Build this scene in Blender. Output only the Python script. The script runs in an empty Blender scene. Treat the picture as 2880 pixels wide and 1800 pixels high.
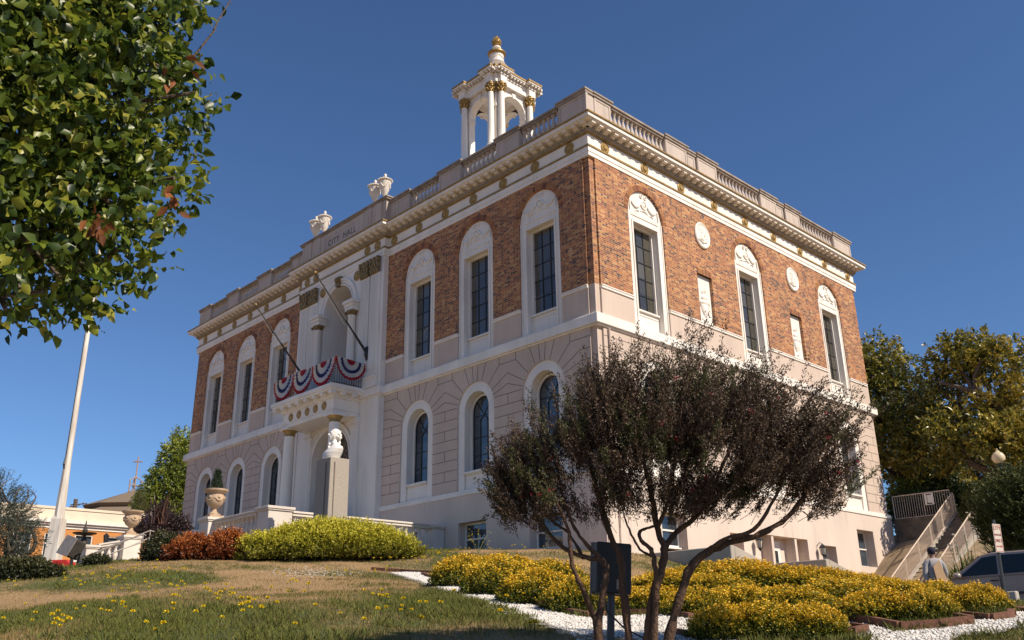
import bpy, bmesh, math, random
import numpy as np
from mathutils import Matrix, Vector
R_=math.radians
PI=math.pi
random.seed(7)
S=bpy.context.scene
COL=S.collection
# ---------------------------------------------------------------- camera
CAM=Vector((18.368,-21.6155,-4.5826)); YAW,PIT,ROL,FPX=-0.8045,0.3466,-0.0165,2522.15
def _basis():
    cy,sy,cp,sp=math.cos(YAW),math.sin(YAW),math.cos(PIT),math.sin(PIT)
    f=Vector((sy*cp,cy*cp,sp)); r=Vector((cy,-sy,0)); u=r.cross(f)
    return math.cos(ROL)*r+math.sin(ROL)*u, -math.sin(ROL)*r+math.cos(ROL)*u, f
CR,CU,CF=_basis()
cam=bpy.data.cameras.new('camera'); camo=bpy.data.objects.new('camera',cam); COL.objects.link(camo)
cam.sensor_width=36; cam.lens=FPX/2880*36; cam.clip_start=.05; cam.clip_end=3000
m=Matrix((CR,CU,-CF)).transposed().to_4x4(); m.translation=CAM; camo.matrix_world=m
S.camera=camo
# ---------------------------------------------------------------- sky and sun
SUN_AZ=R_(11)     # sun bearing measured from +X towards +Y
SUN_EL=R_(42)
W=bpy.data.worlds.new('World'); S.world=W; W.use_nodes=True
nt=W.node_tree; bg=nt.nodes['Background']
sky=nt.nodes.new('ShaderNodeTexSky'); sky.sky_type='NISHITA'; sky.sun_disc=False
sky.sun_elevation=SUN_EL; sky.sun_rotation=PI/2-SUN_AZ
sky.altitude=900; sky.air_density=1.0; sky.dust_density=.1; sky.ozone_density=9.0
nt.links.new(sky.outputs[0],bg.inputs[0]); bg.inputs[1].default_value=.068
sl=bpy.data.lights.new('sun','SUN'); sl.energy=3.55; sl.angle=R_(.5); sl.color=(1.0,.88,.72)
so=bpy.data.objects.new('sun',sl); COL.objects.link(so)
sd=Vector((math.cos(SUN_AZ)*math.cos(SUN_EL),math.sin(SUN_AZ)*math.cos(SUN_EL),math.sin(SUN_EL)))
so.rotation_euler=sd.to_track_quat('Z','Y').to_euler(); so.location=(30,20,40)
S.view_settings.view_transform='Standard'; S.view_settings.look='None'; S.view_settings.gamma=1
S.view_settings.exposure=0.8
# ---------------------------------------------------------------- helpers
def ray(U,V):
    q=CF+CR*((U-1440)/FPX)-CU*((V-900)/FPX); return q.normalized()
def at(U,V,d):                     # photograph pixel + horizontal distance -> world point
    q=ray(U,V); return CAM+q*(d/math.hypot(q.x,q.y))
WM={}
def link(o,parent=None,mat=None):
    COL.objects.link(o)
    if mat is None: mat=Matrix.Identity(4)
    if parent is not None:
        o.parent=parent; o.matrix_parent_inverse=WM[parent.name].inverted()
    o.matrix_basis=mat; WM[o.name]=mat.copy()
    return o
def tag(o,label=None,cat=None,group=None,kind=None):
    for k,v in (('label',label),('category',cat),('group',group),('kind',kind)):
        if v: o[k]=v
    return o
def empty(name,loc,label=None,cat=None,group=None,rz=0):
    o=bpy.data.objects.new(name,None); o.empty_display_size=.2
    link(o,None,Matrix.Translation(Vector(loc))@Matrix.Rotation(rz,4,'Z')); return tag(o,label,cat,group)
def inst(src,parent,mat,name=None):   # part sharing a mesh, with its own sub-parts
    c=src.copy(); COL.objects.link(c); c.parent=parent
    c.matrix_parent_inverse=WM[parent.name].inverted() if parent else Matrix.Identity(4)
    old=WM[src.name]; c.matrix_basis=mat; WM[c.name]=mat.copy()
    for ch in src.children:
        inst(ch,c,mat@old.inverted()@WM[ch.name])
    return c
def kids(o): return list(o.children)
def copy_thing(root,mat,label=None):
    return_root=inst(root,None,mat)
    if label: return_root['label']=label
    return return_root
class MB:
    def __init__(s): s.v=[]; s.f=[]; s.m=[]; s.mi=0
    def add(s,vs,fs):
        b=len(s.v); s.v+= [tuple(v) for v in vs]; s.f+=[tuple(b+i for i in f) for f in fs]; s.m+=[s.mi]*len(fs)
    def box(s,x0,x1,y0,y1,z0,z1,M=None):
        vs=[(x,y,z) for x in (x0,x1) for y in (y0,y1) for z in (z0,z1)]
        if M is not None: vs=[M@Vector(v) for v in vs]
        s.add(vs,[(0,1,3,2),(4,6,7,5),(0,4,5,1),(2,3,7,6),(0,2,6,4),(1,5,7,3)]); return s
    def fb(s,u0,u1,n0,n1,z0,z1): return s.box(u0,u1,-n1,-n0,z0,z1)   # facade box: n = outward
    def quad(s,a,b,c,d): s.add([a,b,c,d],[(0,1,2,3)])
    def prism(s,pts,n0,n1):   # pts (u,z), extruded outward n0..n1
        k=len(pts); vs=[(u,-n0,z) for u,z in pts]+[(u,-n1,z) for u,z in pts]
        fs=[tuple(range(k)),tuple(range(2*k-1,k-1,-1))]+[(i,(i+1)%k,(i+1)%k+k,i+k) for i in range(k)]
        s.add(vs,fs); return s
    def ring(s,uc,zc,r0,r1,n0,n1,a0=0,a1=PI,seg=20):
        vs=[]; 
        for i in range(seg+1):
            a=a0+(a1-a0)*i/seg; c,d=math.cos(a),math.sin(a)
            vs+=[(uc+r0*c,-n0,zc+r0*d),(uc+r1*c,-n0,zc+r1*d),(uc+r1*c,-n1,zc+r1*d),(uc+r0*c,-n1,zc+r0*d)]
        fs=[]
        for i in range(seg):
            for j in range(4): fs.append((4*i+j,4*i+(j+1)%4,4*i+4+(j+1)%4,4*i+4+j))
        if abs(a1-a0)<2*PI-.01: fs+=[(0,1,2,3),(4*seg+3,4*seg+2,4*seg+1,4*seg)]
        s.add(vs,fs); return s
    def lathe(s,prof,seg=16,c=(0,0,0),M=None,flute=0):
        vs=[];n=len(prof)
        for i in range(seg):
            a=2*PI*i/seg
            for r,z in prof:
                rr=r*(1+(flute*(-1 if i%2 else 1)))
                vs.append(Vector((c[0]+rr*math.cos(a),c[1]+rr*math.sin(a),c[2]+z)))
        if M is not None: vs=[M@v for v in vs]
        fs=[]
        for i in range(seg):
            j=(i+1)%seg
            for k in range(n-1): fs.append((i*n+k,j*n+k,j*n+k+1,i*n+k+1))
        b=len(s.v); s.add(vs,fs)
        s.f.append(tuple(b+i*n for i in range(seg))[::-1]); s.f.append(tuple(b+i*n+n-1 for i in range(seg))); s.m+=[s.mi]*2
        return s
    def tube(s,pts,rad,seg=8,cap=True):
        pts=[Vector(p) for p in pts]; n=len(pts)
        if not hasattr(rad,'__len__'): rad=[rad]*n
        vs=[]; up=Vector((0,0,1)); pd=None; x=None
        for i,p in enumerate(pts):
            d=(pts[min(i+1,n-1)]-pts[max(i-1,0)])
            d=d.normalized() if d.length>1e-9 else Vector((0,0,1))
            if x is None:
                x=d.cross(up if abs(d.z)<.9 else Vector((1,0,0))).normalized()
            else:
                x=(x-d*x.dot(d)); x=x.normalized() if x.length>1e-6 else d.orthogonal().normalized()
            y=d.cross(x)
            for k in range(seg):
                a=2*PI*k/seg; vs.append(p+(x*math.cos(a)+y*math.sin(a))*rad[i])
        fs=[(i*seg+k,i*seg+(k+1)%seg,(i+1)*seg+(k+1)%seg,(i+1)*seg+k) for i in range(n-1) for k in range(seg)]
        if cap: fs+=[tuple(range(seg))[::-1],tuple((n-1)*seg+k for k in range(seg))]
        s.add(vs,fs); return s
    def ball(s,c,r,seg=12,rings=7,M=None,sc=(1,1,1)):
        prof=[(max(1e-4,math.sin(PI*i/rings))*r,-math.cos(PI*i/rings)*r) for i in range(rings+1)]
        M2=Matrix.Translation(Vector(c))@Matrix.Diagonal((*sc,1))
        s.lathe(prof,seg,(0,0,0),(M@M2) if M is not None else M2); return s
    def build(s,name,mat,parent=None,M=None,smooth=False,bevel=0,fix=True):
        me=bpy.data.meshes.new(name); me.from_pydata(s.v,[],s.f)
        mats=mat if isinstance(mat,(list,tuple)) else [mat]
        for q in mats: me.materials.append(q)
        if len(mats)>1: me.polygons.foreach_set('material_index',s.m)
        if fix or bevel:
            bm=bmesh.new(); bm.from_mesh(me)
            bmesh.ops.recalc_face_normals(bm,faces=bm.faces)
            bm.to_mesh(me); bm.free()
        if smooth:
            me.polygons.foreach_set('use_smooth',[True]*len(me.polygons))
            try: me.set_sharp_from_angle(angle=R_(38))
            except Exception: pass
        o=bpy.data.objects.new(name,me); link(o,parent,M)
        if bevel:
            b=o.modifiers.new('b','BEVEL'); b.width=bevel; b.segments=1; b.limit_method='ANGLE'
        return o
def wall(mb,u0,u1,z0,z1,n,dep,ops,ends=(.1,.1),seg=18):
    P=lambda u,z,nn=n:(u,-nn,z)
    def q(a,b,c,d,nn=n): mb.quad(P(a,c),P(b,c),P(b,d),P(a,d))
    ops=sorted(ops); x=u0
    for uc,hw,zb,zs,arch in ops:
        q(x,uc-hw,z0,z1); x=uc+hw
        zb_=max(zb,z0)
        if zb>z0:
            q(uc-hw,uc+hw,z0,zb); mb.quad(P(uc-hw,zb),P(uc+hw,zb),P(uc+hw,zb,n-dep),P(uc-hw,zb,n-dep))
        for sg in (-1,1):
            e=uc+sg*hw; mb.quad(P(e,zb_),P(e,zb_,n-dep),P(e,zs,n-dep),P(e,zs))
        if arch:
            pts=[(uc+hw*math.cos(PI*i/seg),zs+hw*math.sin(PI*i/seg)) for i in range(seg+1)]
            for (a,b),(c,d) in zip(pts,pts[1:]):
                mb.quad(P(a,b),P(c,d),P(c,z1),P(a,z1)); mb.quad(P(a,b),P(c,d),P(c,d,n-dep),P(a,b,n-dep))
        elif zs<z1:
            q(uc-hw,uc+hw,zs,z1); mb.quad(P(uc-hw,zs),P(uc+hw,zs),P(uc+hw,zs,n-dep),P(uc-hw,zs,n-dep))
    q(x,u1,z0,z1)
    if ends[0]: mb.quad(P(u0,z0),P(u0,z1),P(u0,z1,n-ends[0]),P(u0,z0,n-ends[0]))
    if ends[1]: mb.quad(P(u1,z0),P(u1,z1),P(u1,z1,n-ends[1]),P(u1,z0,n-ends[1]))
# ---------------------------------------------------------------- materials
def newmat(name):
    m=bpy.data.materials.new(name); m.use_nodes=True; nt=m.node_tree; return m,nt,nt.nodes['Principled BSDF']
def N(nt,t,**kw):
    n=nt.nodes.new(t)
    for k,v in kw.items():
        if k in n.inputs: n.inputs[k].default_value=v
        else: setattr(n,k,v)
    return n
def c4(c): return (c[0],c[1],c[2],1)
def mat(name,col,rough=.7,var=.12,scale=3.0,metal=0,bump=.0,bscale=40,col2=None,streak=0,spec=None,detail=5,stain=0):
    m,nt,b=newmat(name); L=nt.links
    tc=N(nt,'ShaderNodeTexCoord'); no=N(nt,'ShaderNodeTexNoise'); no.inputs['Scale'].default_value=scale; no.inputs['Detail'].default_value=detail
    mp=N(nt,'ShaderNodeMapping'); L.new(tc.outputs['Object'],mp.inputs[0])
    if streak: mp.inputs['Scale'].default_value=(1,1,streak)
    L.new(mp.outputs[0],no.inputs['Vector'])
    r=N(nt,'ShaderNodeValToRGB'); a=col; d=col2 if col2 else tuple(x*(1-var*2) for x in col)
    r.color_ramp.elements[0].position=.32; r.color_ramp.elements[1].position=.68
    r.color_ramp.elements[0].color=c4(d); r.color_ramp.elements[1].color=c4(a)
    L.new(no.outputs['Fac'],r.inputs[0]); out=r.outputs[0]
    if stain:
        # water streaks and grime of their own shape, running down the surface
        m3=N(nt,'ShaderNodeMapping'); m3.inputs['Scale'].default_value=(5,5,.35); L.new(tc.outputs['Object'],m3.inputs[0])
        n3=N(nt,'ShaderNodeTexNoise'); n3.inputs['Scale'].default_value=1.0; n3.inputs['Detail'].default_value=7; n3.inputs['Roughness'].default_value=.65; L.new(m3.outputs[0],n3.inputs['Vector'])
        n4=N(nt,'ShaderNodeTexNoise'); n4.inputs['Scale'].default_value=.55; n4.inputs['Detail'].default_value=5; L.new(tc.outputs['Object'],n4.inputs['Vector'])
        r3=N(nt,'ShaderNodeValToRGB'); r3.color_ramp.elements[0].position=.50; r3.color_ramp.elements[1].position=.74; L.new(n3.outputs['Fac'],r3.inputs[0])
        r4=N(nt,'ShaderNodeValToRGB'); r4.color_ramp.elements[0].position=.42; r4.color_ramp.elements[1].position=.62; L.new(n4.outputs['Fac'],r4.inputs[0])
        mm=N(nt,'ShaderNodeMix'); mm.data_type='RGBA'; mm.blend_type='MULTIPLY'; mm.inputs[7].default_value=(.62,.56,.49,1)
        L.new(math_(nt,'MULTIPLY',math_(nt,'MULTIPLY',r3.outputs[0],r4.outputs[0]),stain),mm.inputs[0]); L.new(out,mm.inputs[6]); out=mm.outputs[2]
    L.new(out,b.inputs['Base Color'])
    b.inputs['Roughness'].default_value=rough; b.inputs['Metallic'].default_value=metal
    if spec is not None: b.inputs['Specular IOR Level'].default_value=spec
    if bump:
        n2=N(nt,'ShaderNodeTexNoise'); n2.inputs['Scale'].default_value=bscale; n2.inputs['Detail'].default_value=4
        L.new(tc.outputs['Object'],n2.inputs['Vector'])
        bp=N(nt,'ShaderNodeBump'); bp.inputs['Strength'].default_value=bump; bp.inputs['Distance'].default_value=.02
        L.new(n2.outputs['Fac'],bp.inputs['Height']); L.new(bp.outputs[0],b.inputs['Normal'])
    return m
def math_(nt,op,a,b=None,c=None):
    n=nt.nodes.new('ShaderNodeMath'); n.operation=op
    for i,x in enumerate((a,b,c)):
        if x is None: continue
        if isinstance(x,(int,float)): n.inputs[i].default_value=x
        else: nt.links.new(x,n.inputs[i])
    return n.outputs[0]
def brickmat(name,rowh=.0745,per=.335,radial=None):
    m,nt,b=newmat(name); L=nt.links
    tc=N(nt,'ShaderNodeTexCoord'); sp=N(nt,'ShaderNodeSeparateXYZ'); L.new(tc.outputs['Object'],sp.inputs[0])
    if radial:
        uc,zc=radial
        du=math_(nt,'SUBTRACT',sp.outputs[0],uc); dz=math_(nt,'SUBTRACT',sp.outputs[2],zc)
        ang=math_(nt,'ARCTAN2',dz,du); u=math_(nt,'MULTIPLY',ang,1.15); 
        z=u; u=math_(nt,'SQRT',math_(nt,'ADD',math_(nt,'MULTIPLY',du,du),math_(nt,'MULTIPLY',dz,dz)))
    else:
        u=math_(nt,'ADD',sp.outputs[0],sp.outputs[1]); z=sp.outputs[2]
    zr=math_(nt,'DIVIDE',z,rowh); row=math_(nt,'FLOOR',zr); fz=math_(nt,'SUBTRACT',zr,row)
    uo=math_(nt,'ADD',math_(nt,'DIVIDE',u,per),math_(nt,'MULTIPLY',math_(nt,'MODULO',row,2.0),.5))
    cell=math_(nt,'FLOOR',uo); fu=math_(nt,'SUBTRACT',uo,cell)
    head=math_(nt,'GREATER_THAN',fu,.664)
    cid=math_(nt,'ADD',math_(nt,'MULTIPLY',cell,2.0),head)
    cv=N(nt,'ShaderNodeCombineXYZ'); L.new(cid,cv.inputs[0]); L.new(row,cv.inputs[1])
    wn=N(nt,'ShaderNodeTexWhiteNoise'); wn.noise_dimensions='2D'; L.new(cv.outputs[0],wn.inputs['Vector'])
    rp=N(nt,'ShaderNodeValToRGB'); rp.color_ramp.interpolation='CONSTANT'
    cols=[(0,(.055,.030,.028)),(.035,(.13,.05,.035)),(.11,(.24,.08,.035)),(.30,(.31,.11,.04)),(.52,(.38,.15,.05)),(.74,(.44,.20,.07)),(.90,(.47,.26,.11)),(.97,(.19,.08,.05))]
    e=rp.color_ramp.elements
    e[0].position=0; e[0].color=c4(cols[0][1]); e[1].position=cols[1][0]; e[1].color=c4(cols[1][1])
    for p,c in cols[2:]:
        x=e.new(p); x.color=c4(c)
    # headers a bit darker
    val=math_(nt,'SUBTRACT',wn.outputs['Value'],math_(nt,'MULTIPLY',head,.07)); val=math_(nt,'MAXIMUM',val,0.0)
    L.new(val,rp.inputs[0])
    m1=math_(nt,'LESS_THAN',fz,.13)
    m2=math_(nt,'LESS_THAN',fu,.03); m3=math_(nt,'LESS_THAN',math_(nt,'ABSOLUTE',math_(nt,'SUBTRACT',fu,.672)),.015)
    mo=math_(nt,'MINIMUM',math_(nt,'ADD',math_(nt,'ADD',m1,m2),m3),1.0)
    no=N(nt,'ShaderNodeTexNoise'); no.inputs['Scale'].default_value=.9; no.inputs['Detail'].default_value=6; L.new(tc.outputs['Object'],no.inputs['Vector'])
    hs=N(nt,'ShaderNodeHueSaturation'); L.new(rp.outputs[0],hs.inputs['Color'])
    L.new(math_(nt,'ADD',math_(nt,'MULTIPLY',no.outputs['Fac'],.9),.52),hs.inputs['Value'])
    mx=N(nt,'ShaderNodeMix'); mx.data_type='RGBA'; L.new(mo,mx.inputs[0]); L.new(hs.outputs[0],mx.inputs[6]); mx.inputs[7].default_value=(.46,.36,.25,1)
    L.new(mx.outputs[2],b.inputs['Base Color']); b.inputs['Roughness'].default_value=.85
    bp=N(nt,'ShaderNodeBump'); bp.inputs['Strength'].default_value=.35; bp.inputs['Distance'].default_value=.008
    L.new(math_(nt,'SUBTRACT',1.0,mo),bp.inputs['Height']); L.new(bp.outputs[0],b.inputs['Normal'])
    return m
def glassmat(name,kind):
    # dark window glass; blinds or curtains stand right behind it, so the pane is opaque with their tone and a sharp reflection
    m,nt,b=newmat(name); L=nt.links
    tc=N(nt,'ShaderNodeTexCoord'); sp=N(nt,'ShaderNodeSeparateXYZ'); L.new(tc.outputs['Object'],sp.inputs[0])
    cu=math_(nt,'FLOOR',math_(nt,'DIVIDE',math_(nt,'ADD',sp.outputs[0],.63),.42)); cz=math_(nt,'FLOOR',math_(nt,'DIVIDE',sp.outputs[2],.62))
    cv=N(nt,'ShaderNodeCombineXYZ'); L.new(cu,cv.inputs[0]); L.new(cz,cv.inputs[1])
    oi=N(nt,'ShaderNodeObjectInfo'); L.new(math_(nt,'MULTIPLY',oi.outputs['Random'],97.0),cv.inputs[2]); wn=N(nt,'ShaderNodeTexWhiteNoise'); wn.noise_dimensions='3D'; L.new(cv.outputs[0],wn.inputs['Vector'])
    wv=N(nt,'ShaderNodeTexWave'); wv.bands_direction='X' if kind=='curtain' else 'Z'; wv.inputs['Scale'].default_value=6 if kind=='curtain' else 9; wv.inputs['Distortion'].default_value=2 if kind=='curtain' else 0; wv.inputs['Detail'].default_value=2
    L.new(tc.outputs['Object'],wv.inputs['Vector'])
    rp=N(nt,'ShaderNodeValToRGB'); e=rp.color_ramp.elements
    if kind=='curtain': e[0].color=(.018,.018,.016,1); e[1].color=(.13,.115,.085,1)
    else: e[0].color=(.008,.012,.018,1); e[1].color=(.07,.09,.11,1)
    L.new(math_(nt,'ADD',math_(nt,'MULTIPLY',wn.outputs['Value'],.6),math_(nt,'MULTIPLY',wv.outputs['Fac'],.35)),rp.inputs[0])
    L.new(rp.outputs[0],b.inputs['Base Color']); b.inputs['Roughness'].default_value=.04; b.inputs['IOR'].default_value=1.75
    # old panes are never quite flat
    no=N(nt,'ShaderNodeTexNoise'); no.inputs['Scale'].default_value=1.6; L.new(tc.outputs['Object'],no.inputs['Vector'])
    bp=N(nt,'ShaderNodeBump'); bp.inputs['Strength'].default_value=.12; bp.inputs['Distance'].default_value=.05
    L.new(no.outputs['Fac'],bp.inputs['Height']); L.new(bp.outputs[0],b.inputs['Normal'])
    return m
M={}
M['white']=mat('white_paint',(.82,.765,.69),.55,.07,1.2,bump=.12,bscale=25,streak=.25,stain=.55)
M['whitewarm']=mat('offwhite_trim',(.74,.67,.58),.6,.07,1.3,bump=.15,streak=.3,stain=.8)
M['stucco']=mat('beige_stucco',(.585,.47,.39),.85,.08,.8,bump=.25,bscale=60,streak=.4,stain=.5)
M['base']=mat('base_stucco',(.64,.535,.455),.85,.07,.7,bump=.25,bscale=60,streak=.4,stain=.6)
M['joint']=mat('dark_joint_line',(.20,.15,.12),.9,.1,2)
M['attic']=mat('attic_stone',(.53,.45,.39),.85,.09,1.5,bump=.2,bscale=50,streak=.3,stain=.9)
M['capstone']=mat('weathered_coping',(.36,.30,.25),.9,.2,2.5,bump=.3,bscale=40)
M['brick']=brickmat('multi_brick')
M['soldier']=brickmat('soldier_brick',rowh=.22,per=.15)
M['gold']=mat('gold_paint',(.42,.27,.085),.45,.2,6,metal=.35)
M['golddark']=mat('dull_gold',(.30,.205,.085),.5,.25,9,metal=.25,bump=.3,bscale=30)
M['egg']=mat('eggdart_stone',(.42,.36,.29),.8,.15,5)
M['glass']=glassmat('window_glass_blind','blind'); M['glassc']=glassmat('window_glass_curtain','curtain')
M['black']=mat('black_iron',(.022,.022,.024),.5,.2,10)
M['dark']=mat('dark_interior',(.02,.02,.02),.9,.1,2)
M['blind']=mat('white_blind',(.55,.53,.50),.8,.05,4)
M['brown']=mat('bronze_grille',(.20,.155,.12),.6,.15,6)
M['concrete']=mat('concrete',(.42,.37,.31),.9,.12,1.8,bump=.4,bscale=30)
M['roof']=mat('flat_roofing',(.25,.24,.23),.9,.1,1)
# ================================================================ CITY HALL
I4=Matrix.Identity(4); SM=Matrix.Rotation(PI/2,4,'Z')
L=31.0; WD=20.12; BC=-15.5
hall=empty('city_hall',(BC,10,-1.9),'two storey brick and stucco city hall with white trim, arched windows and roof cupola','public building')
FW=[-2.59,-6.15,-9.71,-28.41,-24.85,-21.29]; SW=[3.12,10.08,17.04]
ZB,ZP,ZT=6.95,11.85,10.4
frontal=[(I4,[(-11.98,-.32,[-2.59,-6.15,-9.71]),(-30.68,-19.02,FW[3:])]),(SM,[(.32,WD-.32,SW)])]
# --- walls
bw=MB(); core=MB(); core.box(-30.45,-17.6,.5,19.6,-3.9,13.2); core.box(-13.4,-.5,.5,19.6,-3.9,13.2); core.box(-17.6,-13.4,1.6,19.6,-3.9,13.2); core.build('inner_core',M['dark'],hall)
def seg_build(Mx,segs,side):
    bs=MB(); tr=MB(); jt=MB()
    for (a,b,ws) in segs:
        br=MB(); ash=MB()
        niches=[(6.68,.5,ZB,9.02,False),(13.64,.5,ZB,9.02,False)] if side else []
        wall(br,a,b,ZB,ZP,0,.14,[(w,1.04,ZB,ZT,True) for w in ws]+niches)
        x=a
        for w in sorted(ws)+[None]:
            e=b if w is None else w-1.04
            st=MB(); wall(st,x,e,5.84,6.82,0,.14,[],ends=(.14,.14)); st.build('pedestal_panel',M['stucco'],hall,Mx); x=None if w is None else w+1.04
        wall(ash,a,b,.74,5.40,0,.14,[(w,1.04,.74,3.72,True) for w in ws])
        br.build('brick_wall',M['brick'],hall,Mx); ash.build('scored_wall',M['stucco'],hall,Mx)
        # pedestal cap between the surrounds
        x=a
        for w in sorted(ws)+[None]:
            e=b if w is None else w-1.04
            tr.fb(x,e,-.1,.045,6.82,6.90); tr.fb(x,e,-.1,.065,6.90,6.95)
            x=None if w is None else w+1.04
        # ashlar joints (fine raised lines of darker joint paint on the scored stucco)
        def vj(u,z0,z1): jt.fb(u-.012,u+.012,.0,.004,z0,z1)
        def hj(u0,u1,z): 
            if u1-u0>.03: jt.fb(u0,u1,.0,.004,z-.012,z+.012)
        def lj(p,q):
            d=Vector((q[0]-p[0],q[1]-p[1])); 
            if d.length<.05: return
            nn=Vector((-d.y,d.x)).normalized()*.012
            jt.prism([(p[0]-nn.x,p[1]-nn.y),(q[0]-nn.x,q[1]-nn.y),(q[0]+nn.x,q[1]+nn.y),(p[0]+nn.x,p[1]+nn.y)],0,.004)
        sws=sorted(ws)
        for w in sws:
            c=(w,3.72)
            for du,z,kind in [(.17,5.40,0),(.62,5.40,0),(1.34,5.11,1),(1.78,4.71,1),(1.78,4.30,1)]:
                for sg in (-1,1):
                    q=(w+sg*du,z)
                    if not (a<q[0]<b): continue
                    d=Vector((q[0]-c[0],q[1]-c[1])).normalized()*1.05
                    lj((c[0]+d.x,c[1]+d.y),q)
                    if z==5.11: vj(q[0],5.11,5.40)
        # horizontals
        for k,z in enumerate([5.11,4.71,4.32,3.93,3.54,3.145,2.75,2.355,1.97,1.58,1.19]):
            x=a
            for w in sws+[None]:
                e=b if w is None else w
                if z>5: off=1.34
                elif z>4.25: off=1.78
                elif z>3.72: off=math.sqrt(max(0,1.04**2-(z-3.72)**2))+.05+(.35 if z>4.1 else 0)
                else: off=1.05
                u0=x if x==a else x+off; u1=e if w is None else e-off
                hj(u0,u1,z)
                # vertical joint in every other course
                z2=z-.39
                if z<4.4 and u1-u0>.5:
                    mid=(u0+u1)/2 + (0.0 if k%2 else .22)
                    if k%2 or side: vj(mid,z2+.02,z)
                    if k%2==0 and (u1-u0)>2.5: vj(u0+(u1-u0)*.25,z2+.02,z); vj(u0+(u1-u0)*.72,z2+.02,z)
                if w is not None: x=w
        if side:
            for u in (5.9,7.35,12.8,14.3): vj(u,4.32,4.71); vj(u+.35,5.11,5.40) 
    # basement wall
    if side: ops=[(3.41,.68,-3.2,-.52,False),(7.1,.42,-3.2,-.95,False),(10.37,1.78,-3.2,-.86,False),(13.84,.6,-3.2,-1.0,False),(17.27,.76,-1.68,-.14,False)]; a,b=.0,WD
    else: ops=[(-6.3,.76,-1.6,-.42,False),(-2.62,.76,-1.66,-.55,False),(-9.9,.6,-1.6,-.5,False)]; a,b=-L,0
    wall(bs,a,b,-3.9,.55,.035,.55,ops,ends=(.12,.12))
    tr.fb(a-.0,b+.0,-.2,.075,.55,.66); tr.fb(a,b,-.2,.05,.66,.74)
    bs.build('basement_wall',M['base'],hall,Mx)
    tr.build('wall_trim',M['white'],hall,Mx,bevel=.01); jt.build('masonry_joint',M['joint'],hall,Mx)
for Mx,segs in frontal: seg_build(Mx,segs,Mx is SM)
# corner piers (set back behind the wall faces) and plain rear/left walls
for x0,x1,y0,y1 in [(-.4,-.07,.07,.4),(-30.93,-30.6,.07,.4),(-.4,-.07,WD-.4,WD-.07)]:
    MB().box(x0,x1,y0,y1,ZB,12.2).build('corner_pier',M['brick'],hall); MB().box(x0,x1,y0,y1,-3.9,ZB).build('corner_pier_base',M['stucco'],hall)
lw=MB(); lw.box(-31,-30.9,.4,WD,-3.9,ZB); lw.box(-30.9,-.4,WD-.1,WD,-3.9,ZB); lw.build('rear_stucco_wall',M['stucco'],hall)
lw=MB(); lw.box(-31,-30.9,.4,WD,ZB,12.2); lw.box(-30.9,-.4,WD-.1,WD,ZB,12.2); lw.build('rear_brick_wall',M['brick'],hall)
# belt course
bt=MB()
for e,z0,z1 in [(.06,5.40,5.46),(.13,5.46,5.80),(.10,5.80,5.84)]:
    bt.box(-L-e,e,-e,WD+e,z0,z1)
    bt.box(-19.02-e,-11.98+e,-.25-e,.1,z0+.001,z1+.001)
bt.build('belt_course',M['white'],hall,bevel=.015)
# corner line pipes / notch edge in belt
# --- entablature
def ring_levels(mb,levels,bay=.25):
    for e,z0,z1 in levels:
        mb.box(-L-e,e,-e,WD+e,z0,z1)
        if bay: mb.box(-19.02-e,-11.98+e,-bay-e,.05,z0+.0015,z1+.0015)
en=MB(); ring_levels(en,[(.03,ZP,12.0),(.05,12.0,12.2),(.0,12.27,12.74),(.06,12.93,13.05),(.44,13.05,13.09),(.50,13.09,13.235)]); en.build('entablature',M['white'],hall,bevel=.008)
eg=MB(); ring_levels(eg,[(.08,12.2,12.27),(.05,12.74,12.80),(.55,13.235,13.285)]); eg.build('gilded_moulding',M['gold'],hall)
ed=MB(); ring_levels(ed,[(.10,12.80,12.93)])
def along(fn,step,e,bay=True):
    # calls fn(local frame matrix, u, n) along front, bay and side
    n=int(round((L+2*e)/step)); 
    for i in range(n):
        u=-L-e+(i+.5)*(L+2*e)/n
        fn('f',u,.25 if (-19.02-e<u<-11.98+e) else 0)
    n=int(round((WD+2*e)/step))
    for i in range(n): fn('s',-e+(i+.5)*(WD+2*e)/n,0)
ed2=MB()
def egg(fr,u,nn):
    if fr=='f': ed.box(u-.025,u+.025,-nn-.15,-nn-.09,12.815,12.925)
    else: ed.box(.09,.15,u-.025,u+.025,12.815,12.925)
along(egg,.1,.12)
ed.build('egg_and_dart_moulding',M['egg'],hall)
mo=MB(); msrc=None; mlist=[]
def modil(fr,u,nn): mlist.append((fr,u,nn,(Vector((u,0,13)) if fr=='f' else Vector((0,u,13)))-CAM))
along(modil,.425,.3)
mlist.sort(key=lambda q:q[3].length)
for i,(fr,u,nn,_) in enumerate(mlist):
    T=(I4 if fr=='f' else SM)@Matrix.Translation((u,-nn,0))
    if i<100:
        if msrc is None:
            q=MB(); q.fb(-.10,.10,.06,.41,12.965,13.049); q.fb(-.10,.10,.06,.27,12.915,12.964); msrc=q.build('modillion',M['whitewarm'],hall,T,bevel=.006)
        else: inst(msrc,hall,T)
    else:
        mo.fb(u-.10,u+.10,nn+.06,nn+.41,12.965,13.049); mo.fb(u-.10,u+.10,nn+.06,nn+.27,12.915,12.964)
tag(mo.build('modillion_course',M['whitewarm'],hall,bevel=.006),kind='stuff')
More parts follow.
